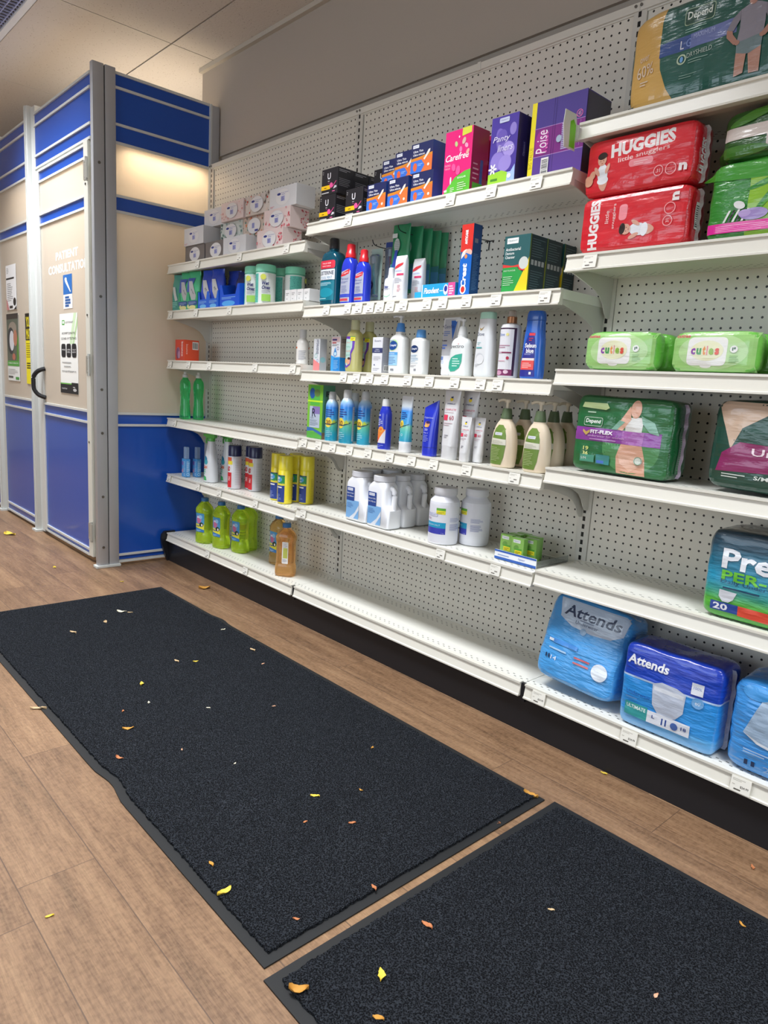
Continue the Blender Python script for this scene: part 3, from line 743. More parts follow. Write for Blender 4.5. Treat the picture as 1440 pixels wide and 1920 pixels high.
tis('green and orange patterned tissue box turned upside down in the middle tier', -.500, -.172, 1, '#c9b9ac', ['#c95a42', '#5f8a80', '#d98a5f', '#6a6560'], 6, True)
tis('white tissue box with red blossoms in the middle tier', -.288, -.195, 1, PK, RD, 5, side=fside)
tis('plain white tissue box at the left end of the top tier', -.875, -.17, 2, WH)
tis('pale pink tissue box with blossoms in the top tier', -.672, -.19, 2, PK, ['#c98a88', '#d9a8a2'], 7)
tis('tissue box with grey and orange pattern in the top tier', -.462, -.185, 2, '#d0c6be', ['#c8503f', '#6b5f5a', '#b9b3ac', '#d9c2b4'], 8)
tis('plain white tissue box at the right end of the top tier', -.255, -.19, 2, WH)

# ---- wipe packs and canisters on the second left shelf
def pouch(label, w, d, h, cols, loc, rot=0, lean=0, name='wipe_pack', group=None, art=None):
    t = thing(name, label, 'wipes', loc, rot, group, rx=lean)
    secs = [(0, w/2*.92, d/2, 0), (.006, w/2, d/2*1.05, 0), (h*.45, w/2, d/2, 0), (h*.74, w/2*.96, d/2*.62, 0), (h*.86, w/2*.84, .006, 0), (h*.9, w/2*.86, .0035, 0), (h, w/2*.9, .003, 0)]
    bm = loft(bmesh.new(), secs, 3.2, 28); r = random.Random(3)
    for v in bm.verts: v.co += Vector((0, 1, 0))*noise.noise(v.co*60+Vector(loc)*9)*.003
    obj('pouch', bm, M(cols[0], .25, coat=.5), t, smooth=50)
    a = Art(w*.86, h*.8); art(a) if art else None
    if a.it: a.build('printed_front', t, fmap_loft(secs, w*.86, .004, 3.2), (.008, .008), base=.0035)
    return t
def wipes_art(c1, c2, c3):
    def f(a):
        a.poly([(.0, .55), (.35, .55), (.7, 1), (0, 1)], c1); a.poly([(.15, .9), (.45, .9), (.85, .45), (.85, .25), (.6, .18), (.3, .5)], '#b9bbbc'); a.text('wet wipes', .55, .56, .07, '#333', w=.4, rot=-50)
        a.ell(.5, .08, .4, .1, c3)
    return f
TEAL = '#4f9f90'
for k, (x, y, lab) in enumerate(((-1.172, -.212, 'teal wipe pack at the very left end of its shelf'), (-1.160, -.150, 'teal wipe pack behind the leftmost one'))):
    pouch(lab, .066, .036, .182, [TEAL], (x, y, zL[1]+ZF), rot=.3, lean=.0, art=lambda a: (a.poly([(.1, .8), (.4, .8), (.8, .35), (.5, .3)], '#c9cfca'), a.bars(.15, .1, .8, .3, 3, '#8fd0c4', .4)))
pouch('green wipe pack with blue top, first in the green tray', .095, .04, .19, ['#55c48f'], (-1.085, -.205, zL[1]+ZF), .25, 0, art=wipes_art('#4a62b4', '', '#e5e0a2'))
pouch('green wipe pack with blue top, second in the green tray', .095, .04, .19, ['#55c48f'], (-1.0, -.205, zL[1]+ZF), .25, 0, art=wipes_art('#4a62b4', '', '#e5e0a2'))
pouch('all green wipe pack at the back of the green tray', .10, .04, .205, ['#62d09a'], (-1.03, -.125, zL[1]+ZF), .25)
pouch('blue wipe pack, left one in the blue tray', .095, .04, .185, ['#2f4fc0'], (-.865, -.20, zL[1]+ZF), .25, 0, art=lambda a: (a.poly([(.15, .9), (.45, .9), (.85, .45), (.85, .25), (.6, .18), (.3, .5)], '#b9bbbc'), a.text('wet', .5, .6, .09, '#333', w=.25, rot=-50)))
pouch('blue wipe pack, right one in the blue tray', .095, .04, .185, ['#2f4fc0'], (-.775, -.20, zL[1]+ZF), .25, 0, art=lambda a: (a.poly([(.15, .9), (.45, .9), (.85, .45), (.85, .25), (.6, .18), (.3, .5)], '#b9bbbc'), a.text('wet', .5, .6, .09, '#333', w=.25, rot=-50)))
pouch('blue wipe pack in the second row of the blue tray', .095, .04, .18, ['#2a45ac'], (-.72, -.14, zL[1]+ZF), .25)
pouch('dark blue wipe pack inside the bright blue tray', .10, .04, .165, ['#232f6b'], (-.60, -.165, zL[1]+ZF), .1)
def tray(label, x0, x1, y0, y1, h, colr, loc_z, cutouts, art, hb=None):
    t = thing('display_tray', label, 'tray', ((x0+x1)/2, (y0+y1)/2, loc_z)); w, d = x1-x0, y1-y0; m = M(colr, .4, coat=.2)
    pts = [(-w/2, 0), (w/2, 0), (w/2, h)]
    n_ = cutouts
    for k in range(n_):
        cxk = w/2-(k+.5)*w/n_; q = w/n_*.30
        pts += [(cxk+q*1.35, h), (cxk+q, h*.55), (cxk-q, h*.55), (cxk-q*1.35, h)]
    pts += [(-w/2, h)]
    obj('tray_front', prism(bmesh.new(), pts, 'y', -d/2-.0012, -d/2), m, t)
    hb = hb or h*1.25
    for sx in (-1, 1): obj('tray_side', prism(bmesh.new(), [(-d/2, 0), (d/2, 0), (d/2, hb), (0, hb), (-d/2, h)], 'x', sx*w/2-.0006, sx*w/2+.0006), m, t)
    obj('tray_base', B(-w/2, -d/2, 0, w/2, d/2, .0006), m, t)
    a = Art(w, h*.5); art(a); a.build('printed_front', t, lambda u, v, o: (u-w/2, -d/2-.0012-o, v))
    return t
tray('green display tray holding green wipe packs', -1.125, -.925, -.232, -.02, .085, '#3fae7c', zL[1]+ZF*.5, 2, lambda a: (a.rect(0, .5, .48, 1, '#2c4f8e'), a.rect(.52, .5, 1, 1, '#2c4f8e'), a.ell(.25, .25, .18, .25, '#e2dc9c'), a.ell(.75, .25, .18, .25, '#e2dc9c'), a.bars(.05, .6, .45, .95, 3, '#9fb4dd', .4), a.bars(.56, .6, .96, .95, 3, '#9fb4dd', .4)))
tray('mid blue display tray holding two blue wipe packs', -.915, -.715, -.232, -.02, .08, '#1f63d6', zL[1]+ZF*.5, 2, lambda a: (a.ell(.25, .26, .16, .24, '#6fb5ea'), a.ell(.75, .26, .16, .24, '#6fb5ea'), a.bars(.05, .6, .45, .95, 3, '#8fc0f0', .4), a.bars(.56, .6, .96, .95, 3, '#8fc0f0', .4)))
tray('bright blue display tray with a square notch', -.70, -.525, -.232, -.02, .10, '#1a57d8', zL[1]+ZF*.5, 1, lambda a: (a.ell(.45, .3, .34, .26, '#56a8ee'), a.bars(.1, .7, .85, .95, 2, '#8fc0f0', .4)), .115)
def canister(label, loc, r=.044, h=.172, rot=0, label_col='#e9efec'):
    t = thing('wipe_canister', label, 'wipes', loc, rot, 'canisters of wipes on the second left shelf')
    obj('canister_body', loft(bmesh.new(), [(0, r*.96, r*.96), (.004, r, r), (h*.80, r, r), (h*.81, r*.97, r*.97)], 2, 32), M('#7dd3b8', .35, coat=.3), t, smooth=40)
    obj('canister_lid', loft(bmesh.new(), [(h*.815, r*1.03, r*1.03), (h*.95, r*1.03, r*1.03), (h*.99, r*.97, r*.97), (h, r*.8, r*.8)], 2, 32), M('#8be0bf', .35, coat=.3), t, smooth=40)
    a = Art(2*PI*r*.9, h*.76); a.rect(0, 0, 1, 1, label_col); a.rect(.30, .03, .52, .97, '#66c9b9')
    rr = random.Random(4)
    for k in range(70): a.ell(rr.uniform(.31, .51), rr.uniform(.05, .95), .006, .007, '#1f5f78', rr.uniform(0, 3), 6)
    a.ell(.62, .86, .045, .09, '#d8de5c'); a.text('Wet', .655, .66, .12, '#2b2f6e', w=.11, bold=.04, ital=.2); a.text('Ones', .665, .52, .12, '#2b2f6e', w=.13, bold=.04, ital=.2)
    a.rect(.60, .08, .74, .30, '#9fd45e'); a.bars(.60, .34, .74, .44, 3, '#8a8aa0', .4); a.bars(.04, .2, .2, .9, 14, '#a8b4b0', .4)
    a.build('wrap_label', t, fmap_wrap(r, h*.02, -2.85), (.006, 0))
    return t
c0 = canister('mint green wipe canister, front one beside the blue tray', (-.475, -.185, zL[1]+ZF), rot=-.25)
dup(c0, (-.375, -.190, zL[1]+ZF), .12, 'mint green wipe canister facing forward with a yellow dot')
dup(c0, (-.50, -.085, zL[1]+ZF), -.2, 'mint green wipe canister in the back row, left one')
dup(c0, (-.40, -.085, zL[1]+ZF), .9, 'mint green wipe canister in the back row, middle one')
dup(c0, (-.305, -.082, zL[1]+ZF), 1.6, 'mint green wipe canister in the back row, right one')
sb = lambda a: (a.bars(.2, .55, .8, .8, 2, '#8a8a8a', .4), a.bars(.3, .2, .6, .35, 1, '#aaa', .5))
c1_ = carton('small white carton, left of the row beside the canisters', .038, .06, .048, '#e2e2e2', (-.143, -.200, zL[1]+ZF), sb, name='small_carton', group='small white cartons in a row')
for k, lab in enumerate(('small white carton, second of the row beside the canisters', 'small white carton, third of the row beside the canisters', 'small white carton, right end of the row beside the canisters')):
    dup(c1_, (-.102+.0405*k, -.200+.004*k, zL[1]+ZF), 0, lab)

# ---- third left shelf
def bounce(a):
    a.text('bounce', .80, .55, .16, '#f3e8e6', w=.75, rot=-90, bold=.03); a.ell(.34, .42, .22, .22, '#9c6a90'); a.ell(.28, .34, .15, .26, '#7d4a74'); a.ell(.44, .28, .14, .18, '#b98aa8')
carton('small red carton alone at the left end of its shelf', .10, .085, .108, '#d8452f', (-1.14, -.175, zL[2]+ZF), bounce, lambda a: (a.code(.55, .55, .95, .92), a.text('bounce', .2, .55, .12, '#f5c8bc', w=.6, rot=-90)), name='dryer_sheet_carton', sidecol='#e2512f')
WB = [(0, .024, .024), (.004, .0275, .0275), (.085, .0275, .0275), (.098, .024, .024), (.108, .0135, .0135), (.112, .0135, .0135)]
t = thing('lotion_bottle', 'white round bottle with orange bands on the red box shelf', 'bottle', (-.105, -.17, zL[2]+ZF), .55)
obj('bottle_body', loft(bmesh.new(), WB, 2, 28), M('#dcdad6', .3, coat=.4), t, smooth=40)
obj('bottle_cap', loft(bmesh.new(), [(.112, .0155, .0155), (.142, .0148, .0148), (.145, .013, .013)], 2, 24), M('#d2d2d2', .35), t, smooth=40)
a = Art(.14, .075); a.rect(0, .76, .30, .86, '#c9622e'); a.rect(.7, .76, 1, .86, '#c9622e'); a.bars(.36, .15, .62, .7, 8, '#8f8f9c', .4); a.rect(0, .04, .26, .12, '#7a5a2c'); a.rect(.72, .04, 1, .12, '#7a5a2c'); a.bars(.02, .2, .26, .7, 8, '#b5a49c', .4); a.bars(.7, .2, .95, .7, 8, '#b5a49c', .4)
a.build('wrap_label', t, fmap_wrap(.0275, .008, -2.1), (.006, 0))

# ---- dish soap on the fourth left shelf
def dishsoap(label, loc, rot):
    t = thing('dish_soap_bottle', label, 'bottle', loc, rot, 'green dish soap bottles')
    secs = rsecs([(0, .030, .022), (.010, .034, .024), (.05, .031, .023), (.10, .027, .021), (.135, .030, .022), (.165, .034, .024), (.195, .030, .022), (.210, .017, .016), (.218, .0125, .0125)], 4)
    obj('bottle_body', loft(bmesh.new(), secs, 2.3, 28), M('#4fe08a', .05, trans=.8, ior=1.25, spec=.6, coat=.5), t, smooth=50)
    obj('bottle_cap', loft(bmesh.new(), [(.2185, .015, .015), (.232, .014, .014), (.236, .009, .009), (.248, .008, .008)], 2, 20), M('#d9dad6', .3, trans=.3), t, smooth=40)
    a = Art(.03, .10); a.bars(.1, .05, .9, .95, 12, '#8ad0a8', .35); a.build('back_print', t, fmap_loft(secs, .03, .06, 2.3, x0=-.012), .004, base=.0008)
    return t
d0 = dishsoap('green dish soap bottle at the left end of its shelf', (-1.128, -.190, zL[3]+ZF), .1)
dup(d0, (-1.085, -.135, zL[3]+ZF), .1, 'green dish soap bottle right of and behind the other one')

# ---- fifth left shelf
def brushbox(label, x, y):
    t = thing('toothbrush_pack', label, 'pack', (x, y, zL[4]+ZF), 0, 'light blue packs with clear tops')
    obj('printed_sleeve', B(-.022, -.013, 0, .022, .013, .096, bev=.001), M('#4f9bd9', .35, coat=.3), t)
    obj('clear_blister', B(-.010, -.010, .096, .018, .010, .160, bev=.003), M('#b8d4ee', .1, trans=.6, spec=.6), t)
    obj('brush_handle', tube(bmesh.new(), [(.004, 0, .09), (.004, 0, .152)], .004, 8), M('#2d62b8', .3), t)
    a = Art(.044, .096); a.ell(.25, .75, .2, .12, '#7c5fae'); a.poly([(.0, .3), (.4, .5), (.4, .2)], '#c98aa8'); a.bars(.5, .3, .95, .9, 7, '#bfe0f5', .4); a.ring(.72, .15, .16, .05, '#cfe8fa'); a.build('print', t, fmap_front(.044, .026))
    a = Art(.026, .096); a.bars(.2, .3, .9, .9, 9, '#cfe6fa', .4); a.ring(.5, .15, .3, .08, '#cfe8fa'); a.build('side_print', t, fmap_side(.044, .026)); return t
b0 = brushbox('light blue pack with clear top at the left end of its shelf', -1.062, -.215)
dup(b0, (-1.045, -.160, zL[4]+ZF), 0, 'light blue pack with clear top just behind the first one')
def spray(label, loc, rot):
    t = thing('spray_bottle', label, 'bottle', loc, rot, 'white spray bottles with green tops')
    secs = rsecs([(0, .033, .026), (.006, .036, .029), (.05, .036, .029), (.11, .034, .027), (.16, .026, .022), (.195, .019, .018), (.21, .018, .018)], 3)
    obj('bottle_body', loft(bmesh.new(), secs, 2.5, 28), M('#d9dde2', .3, coat=.4), t, smooth=50)
    bm = loft(bmesh.new(), [(.2105, .019, .019), (.226, .018, .018)], 2, 20); prism(bm, [(-.045, .246), (.022, .246), (.03, .238), (.024, .226), (-.018, .226), (-.045, .236)], 'y', -.011, .011)
    obj('trigger_head', bm, M('#59b24c', .35, coat=.3), t)
    obj('trigger', tube(bmesh.new(), spline([(-.026, 0, .234), (-.034, 0, .216), (-.032, 0, .198)], 4), .0045, 8), M('#59b24c', .35), t, smooth=40)
    a = Art(.056, .155); a.poly([(.02, .0), (.5, .0), (.42, .12), (.12, .16)], '#3fae63'); a.bars(.05, .2, .42, .46, 4, '#6fbf9a', .5); a.text('GAIN', .3, .44, .1, '#d2653a', w=.5, bold=.04); a.ell(.34, .62, .24, .1, '#3f9fae', .5); a.ell(.3, .74, .14, .09, '#2b7a9c', .8)
    a.build('label', t, fmap_loft(secs, .056, .01, 2.5, x0=-.004), (.005, .01)); return t
s0 = spray('white spray bottle with a green head in front', (-.845, -.185, zL[4]+ZF), .35)
dup(s0, (-.815, -.105, zL[4]+ZF), .35, 'white spray bottle with a green head standing behind the first')
def aerosol(name, label, loc, rot, r, h, body, cap, caph, art, group, dome=True, capr=None):
    t = thing(name, label, 'spray can', loc, rot, group)
    obj('can_body', loft(bmesh.new(), [(0, r*.93, r*.93), (.003, r*.99, r*.99), (.006, r, r), (h-caph-.004, r, r), (h-caph, r*.95, r*.95)], 2, 32), M(body, .3, coat=.4), t, smooth=40)
    cr = capr or r*.98
    obj('can_cap', loft(bmesh.new(), [(h-caph+.0003, cr, cr), (h-.004, cr*.985, cr*.985), (h, cr*.92, cr*.92)], 2, 32), M(cap, .32, coat=.3), t, smooth=40)
    a = Art(2*PI*r*.99, h-caph-.012); art(a); a.build('wrap_label', t, fmap_wrap(r, .007, -PI*.99), (.006, 0)); return t
def redcan(a):
    a.rect(.28, 0, .54, .5, '#c9232e'); a.rect(.28, .5, .54, .76, '#d9d8da'); a.rect(.28, .76, .54, 1, '#d65f3e'); a.rect(.42, .76, .56, .88, '#e9d93a'); a.text('RAID', .43, .62, .16, '#b5202c', w=.14, bold=.05, ital=.2)
    a.bars(.30, .06, .40, .46, 8, '#7b1f4a', .4); a.text('MAX', .47, .3, .1, '#f0dede', w=.1, rot=90); a.bars(.62, .1, .9, .9, 14, '#b4b4bc', .3)
CG = 'red and white spray cans with navy caps'
r0 = aerosol('spray_can', 'red and white spray can with navy cap, left one', (-.620, -.180, zL[4]+ZF), .30, .033, .212, '#cfd0d6', '#1e2550', .052, redcan, CG)
dup(r0, (-.575, -.110, zL[4]+ZF), .3, 'red and white spray can with navy cap, behind the right one')
dup(r0, (-.520, -.125, zL[4]+ZF), .3, 'red and white spray can with navy cap, right one')
def yelcan(a):
    a.rect(.22, 0, .56, .56, '#27408e'); a.rect(.22, .54, .56, .60, '#e8d84a'); a.ell(.40, .60, .14, .06, '#e8d84a'); a.rect(.22, .60, .56, .86, '#2f8f4e'); a.rect(.22, .84, .56, .87, '#1d2f66'); a.ell(.38, .73, .12, .10, '#4f9fd8'); a.text('OFF', .38, .76, .08, '#f2f2f0', w=.12, bold=.04); a.text('Active', .38, .68, .06, '#f2f2f0', w=.13, bold=.03)
    a.rect(.26, .46, .50, .50, '#f0f0ee'); a.ell(.32, .34, .03, .03, '#e8e8f0'); a.bars(.28, .05, .5, .28, 6, '#8ea0d8', .35); a.bars(.66, .1, .85, .8, 16, '#c9b62c', .3)
YG = 'yellow capped spray cans on the fifth left shelf'
y0 = aerosol('spray_can', 'yellow capped spray can at the left of its cluster', (-.262, -.168, zL[4]+ZF), .55, .0325, .212, '#ecdc2f', '#eee03a', .062, yelcan, YG)
dup(y0, (-.170, -.190, zL[4]+ZF), .5, 'yellow capped spray can standing furthest forward')
dup(y0, (-.190, -.110, zL[4]+ZF), .5, 'yellow capped spray can hidden behind the front one')
dup(y0, (-.125, -.105, zL[4]+ZF), .5, 'yellow capped spray can at the right of its cluster')
dup(y0, (-.24, -.085, zL[4]+ZF), .5, 'yellow capped spray can at the back of its cluster')

# ---- cleaner bottles on the left base deck
def cleaner(label, loc, rot, liquid, lab, group, fill=.78, trans=.5):
    t = thing('cleaner_bottle', label, 'bottle', loc, rot, group); w = .046; d = .034
    secs = rsecs([(0, w*.9, d*.9), (.008, w, d), (.045, w, d), (.062, w*.93, d*.9), (.085, w*.93, d*.9), (.16, w*.93, d*.9), (.178, w*1.0, d), (.200, w*.95, d*.96), (.222, w*.6, d*.75), (.232, .018, .018), (.238, .017, .017)], 3); secs = [(s[0]*.93,)+s[1:] for s in secs]
    obj('bottle_body', loft(bmesh.new(), secs, 3.2, 32), M(liquid, .05, trans=trans, ior=1.2, spec=.6, coat=.5), t, smooth=50)
    obj('bottle_cap', loft(bmesh.new(), [(.2218, .0195, .0195), (.238, .019, .019), (.240, .017, .017)], 2, 20), M('#2f6fa8', .35, coat=.2), t, smooth=40)
    a = Art(.058, .10); lab(a); a.build('front_label', t, fmap_loft(secs, .058, .060, 3.2, x0=-.006), .008, base=.001)
    return t
def lime(a):
    a.rect(0, 0, 1, 1, '#4d9bd0', .06); a.ell(.42, .68, .30, .22, '#9a8fc4'); a.ell(.38, .62, .22, .18, '#c46f96'); a.ell(.6, .8, .2, .1, '#8fc4e8'); a.text('Mr', .35, .78, .1, '#e9e9f2', w=.3, bold=.03)
    a.poly([(0, .22), (1, .12), (1, .42), (.5, .40), (0, .44)], '#e7e23c'); a.ell(.70, .40, .24, .12, '#23402c'); a.text('Clean', .3, .32, .08, '#2b3c9c', w=.5, bold=.04, ital=.2); a.ell(.76, .38, .08, .07, '#f4f4ee'); a.poly([(0, 0), (1, 0), (1, .14), (0, .22)], '#3a7fc2'); a.bars(.1, .04, .7, .12, 2, '#bcd8ee', .4)
GG = 'green cleaner bottles on the base deck'
k0 = cleaner('bright green cleaner bottle at the left end of the base deck', (-.905, -.185, zB+ZF), .35, '#dcfb46', lime, GG, trans=.72)
dup(k0, (-.765, -.165, zB+ZF), .22, 'bright green cleaner bottle second from the left')
dup(k0, (-.635, -.130, zB+ZF), .22, 'bright green cleaner bottle third from the left')
dup(k0, (-.665, -.065, zB+ZF), .22, 'bright green cleaner bottle in the back row')
AG = 'amber cleaner bottles on the base deck'
am = cleaner('amber cleaner bottle standing behind the other amber one', (-.345, -.095, zB+ZF), .1, '#e0bc74', lime, AG, trans=.8)
a2 = cleaner('amber cleaner bottle in front, turned to show its white back label', (-.160, -.180, zB+ZF), .55, '#f6c27c', lambda a: (a.rect(.5, .0, 1, 1, '#e6e4e0', .05), a.rect(.58, .25, .95, .72, '#b9bf5c'), a.bars(.56, .08, .94, .22, 4, '#8a8aa0', .4), a.bars(.56, .74, .94, .94, 5, '#9a9aa8', .4)), AG, trans=.75)

# ================================================================== middle section
# ---- black cartons, pads, panty liner and pad cartons on the top shelf
def uart(a):
    a.text('U', .47, .70, .24, '#e6e6ea', w=.20, bold=.02); a.bars(.40, .50, .56, .54, 1, '#ddd', .5); a.bars(.42, .43, .54, .46, 1, '#c04a80', .5)
    a.rect(0, .20, .56, .36, '#f0c11c'); a.bars(.18, .25, .40, .31, 1, '#5a4a10', .5); a.ell(.62, .34, .10, .10, '#e65a9c'); a.poly([(.66, .26), (.70, .24), (.94, .46), (.92, .48)], '#d8508e'); a.poly([(.76, .18), (.96, .22), (.96, .28), (.84, .30)], '#cfd0d6')
    a.bars(.05, .06, .72, .13, 1, '#cfcfcf', .5); a.bars(.70, .08, .95, .14, 1, '#e06aa2', .6); a.bars(.08, .80, .14, .94, 2, '#ccc', .4)
def uside(a): a.bars(.08, .84, .8, .95, 2, '#9a9aa0', .4); a.bars(.08, .30, .9, .62, 5, '#77777c', .4, 3)
UG = 'black cartons with a white letter on the top middle shelf'
def ubox(lab, x, y, tier):
    return carton(lab, .098, .078, .094, '#26262b', (x, y+.039, zM[0]+ZF+tier*.0945), uart, uside, cat='carton', name='pad_carton', group=UG)
u0 = ubox('black carton with a white letter, bottom front of the left stack', .110, -.235, 0)
def mk(label, x, y, tier): dup(u0, (x, y+.039, zM[0]+ZF+tier*.0945), 0, label)
mk('black carton with a white letter on top of the left stack, in front', .118, -.235, 1)
mk('black carton behind the bottom front one of the left stack', .110, -.155, 0)
mk('black carton on top of the left stack, second from the front', .118, -.155, 1)
mk('black carton on top of the left stack, at the back', .122, -.0790, 1)
mk('black carton with a white letter, right bottom one at the shelf edge', .270, -.235, 0)
mk('black carton behind the right bottom one', .270, -.155, 0)
mk('black carton with a white letter, upper one behind the right bottom one', .285, -.115, 1)
def padart(a):
    a.poly([(0, 0), (1, 0), (1, .52), (0, .40)], '#e8763c'); a.poly([(0, .40), (1, .52), (1, .60), (.35, .52), (0, .50)], '#d98c2c'); a.poly([(0, 0), (.50, .0), (.66, .22), (.50, .42), (0, .40)], '#3a74d8'); a.ell(.22, .20, .09, .14, '#e8663a'); a.bars(.34, .22, .58, .32, 2, '#9cc0f0', .4)
    a.rect(.08, .84, .36, .95, '#dfe3ea'); a.text('Option+', .22, .895, .05, '#2c3a86', w=.22); a.text('Ultra Thin', .34, .72, .075, '#e8eaf2', w=.46, bold=.02); a.text('Ultra minces', .38, .61, .075, '#e8eaf2', w=.54, bold=.02)
    a.poly([(.60, .42), (.66, .38), (.88, .62), (.90, .72), (.82, .70)], '#e9e4dc'); a.ell(.84, .2, .05, .05, '#f6e6da')
def padside(a): a.poly([(0, 0), (1, 0), (1, 1), (0, 1)], '#2f52a8'); a.rect(.60, 0, .72, 1, '#b9a9a8'); a.rect(.72, 0, .78, 1, '#223a80')
PG = 'blue and orange pad packs on the top middle shelf'
def padpack(lab, x, y, tier, rot=0, ry=0):
    t = carton(lab, .100, .10, .092, '#1f2a5c', (x, y+.05, zM[0]+ZF+tier*.0935), padart, padside, name='pad_pack', cat='pad pack', group=PG, rot=rot, coat=.5)
    return t
p0 = padpack('blue and orange pad pack, left one of the bottom row', .393, -.235, 0)
def mkp(label, x, y, tier, ry=0, z=0):
    o = dup(p0, (x, y+.05, zM[0]+ZF+tier*.0935+z), 0, label); o.rotation_euler[1] = ry; return o
mkp('blue and orange pad pack, middle one of the bottom row', .504, -.235, 0)
mkp('blue and orange pad pack, right one of the bottom row', .620, -.235, 0)
mkp('blue and orange pad pack, left one of the top row, set back', .400, -.175, 1)
mkp('blue and orange pad pack, middle one of the top row', .500, -.205, 1)
mkp('blue and orange pad pack, right one of the top row', .608, -.232, 1)
def care(a):
    a.poly([(0, 0), (1, 0), (1, .34), (.8, .33), (.45, .26), (.18, .12)], '#5fbf3c'); a.poly([(.62, .88), (.95, .90), (.95, 1), (.62, 1)], '#d8dc4c'); a.text('Carefree', .48, .58, .105, '#fff', w=.84, ital=.3, bold=.012); a.text('THONG', .14, .47, .035, '#f6c0d8', w=.22); a.text('TANGA', .14, .42, .03, '#f6c0d8', w=.22)
    for x, y, s, c, r in ((.42, .78, .05, '#b9cc8a', .4), (.70, .80, .06, '#d8b8a8', -.4), (.80, .72, .05, '#f2a0c2', .8), (.60, .68, .05, '#f27ab0', .2), (.86, .62, .05, '#e8b0a0', -.6), (.38, .42, .07, '#f45a9c', .4), (.55, .36, .08, '#f45a9c', 0), (.52, .88, .02, '#fff', 0)): a.ell(x, y, s, s*.9, c, r)
    a.ell(.30, .22, .03, .06, '#f4f4f4'); a.text('REGULAR', .70, .24, .03, '#fff', w=.3); a.text('48', .12, .07, .04, '#fff', w=.12, bold=.02); a.bars(.3, .04, .46, .12, 3, '#d8f0c8', .4); a.bars(.56, .05, .9, .18, 4, '#d8f0c8', .35)
def careside(a): a.rect(0, 0, 1, 1, '#a8285a'); a.rect(.15, .05, .75, .15, '#58b03c'); a.rect(.55, .15, .72, .52, '#3f62b0'); a.bars(.12, .2, .5, .5, 4, '#e0a0b8', .3)
g_ = 'pink cartons'
carton('pink carton with a green corner on the top middle shelf', .118, .075, .190, '#e8257c', (.775, -.1975, zM[0]+ZF), care, careside, name='liner_carton', rot=-.03)
carton('pink carton half hidden behind the front pink one', .118, .075, .185, '#c02068', (.845, -.105, zM[0]+ZF), care, careside, name='liner_carton')
def liner(a):
    a.rect(0, 0, 1, 1, '#4b3a9c'); 
    for x, y, rx, ry, c, r in ((.5, .55, .22, .3, '#7a68c0', .4), (.3, .35, .25, .14, '#8f7fd0', -.3), (.7, .5, .2, .12, '#a898de', .9), (.82, .78, .12, .09, '#8f80cc', 0), (.6, .3, .24, .12, '#9c8cd8', .5), (.42, .7, .2, .1, '#6a58b4', 1.)): a.ell(x, y, rx, ry, c, r)
    a.poly([(0, 0), (.7, 0), (.72, .16), (.5, .20), (0, .17)], '#a0d83c'); a.poly([(.7, 0), (1, 0), (.98, .26), (.84, .16), (.72, .16)], '#a8c4ec'); a.bars(.1, .06, .5, .12, 1, '#4a8c2c', .6)
    for k in range(6): q = k*PI/3; a.ell(.16+.09*math.cos(q), .24+.05*math.sin(q), .07, .016, '#f4f2fa', q)
    a.rect(.3, .90, .66, .97, '#c8cfe8', .03); a.text('Option+', .48, .935, .03, '#2c3a86', w=.28); a.text('Panty', .42, .66, .11, '#e4e0f6', w=.64, ital=.3); a.text('liners', .58, .53, .10, '#e4e0f6', w=.58, ital=.3); a.ell(.8, .1, .07, .035, '#f4f4fa')
carton('violet carton with white flowers beside the big purple one', .100, .075, .190, '#2a2160', (.955, -.1975, zM[0]+ZF), liner, lambda a: (a.rect(.35, .4, .55, .62, '#3a3480'), a.text('Option+', .45, .51, .05, '#b8b8d8', w=.5, rot=90)), name='liner_carton')
def poise(a):
    a.rect(.08, .66, 1, 1, '#4a3a8c'); a.rect(.08, .30, 1, .66, '#7a2480'); a.rect(.08, 0, 1, .30, '#5c3c94'); a.rect(0, 0, .09, 1, '#f2e22a'); a.text('BIG VALUE', .045, .3, .05, '#b89a1c', w=.32, rot=90)
    for y in (.30, .66): a.rect(.08, y-.004, 1, y+.004, '#b08ac8')
    for x in (.42, .46): a.rect(x, 0, x+.004, 1, '#3c2a70')
    a.ell(.24, .48, .13, .16, '#a0288c'); a.text('Poise', .235, .48, .17, '#f2e8f4', w=.34, rot=90, ital=.1); a.bars(.32, .34, .36, .62, 6, '#e070c0', .4)
    for k in range(14): a.rect(.60, .33+k*.0235, .73, .345+k*.0235, '#b8b0dc')
    a.ell(.56, .47, .05, .045, '#a8b8d0'); a.ring(.90, .72, .055, .01, '#e070a8'); a.text('4/5', .90, .72, .05, '#f0b0d0', w=.05); a.code(.26, .05, .40, .27, vert=True)
    a.rect(.93, .33, .935, .64, '#b08ac8')
carton('big purple carton with a yellow strip on the top middle shelf', .181, .120, .212, '#4a3a80', (1.1175, -.144, zM[0]+ZF), poise, lambda a: a.rect(.02, .02, .98, .98, '#4c4656'), name='pad_carton', coat=.4)
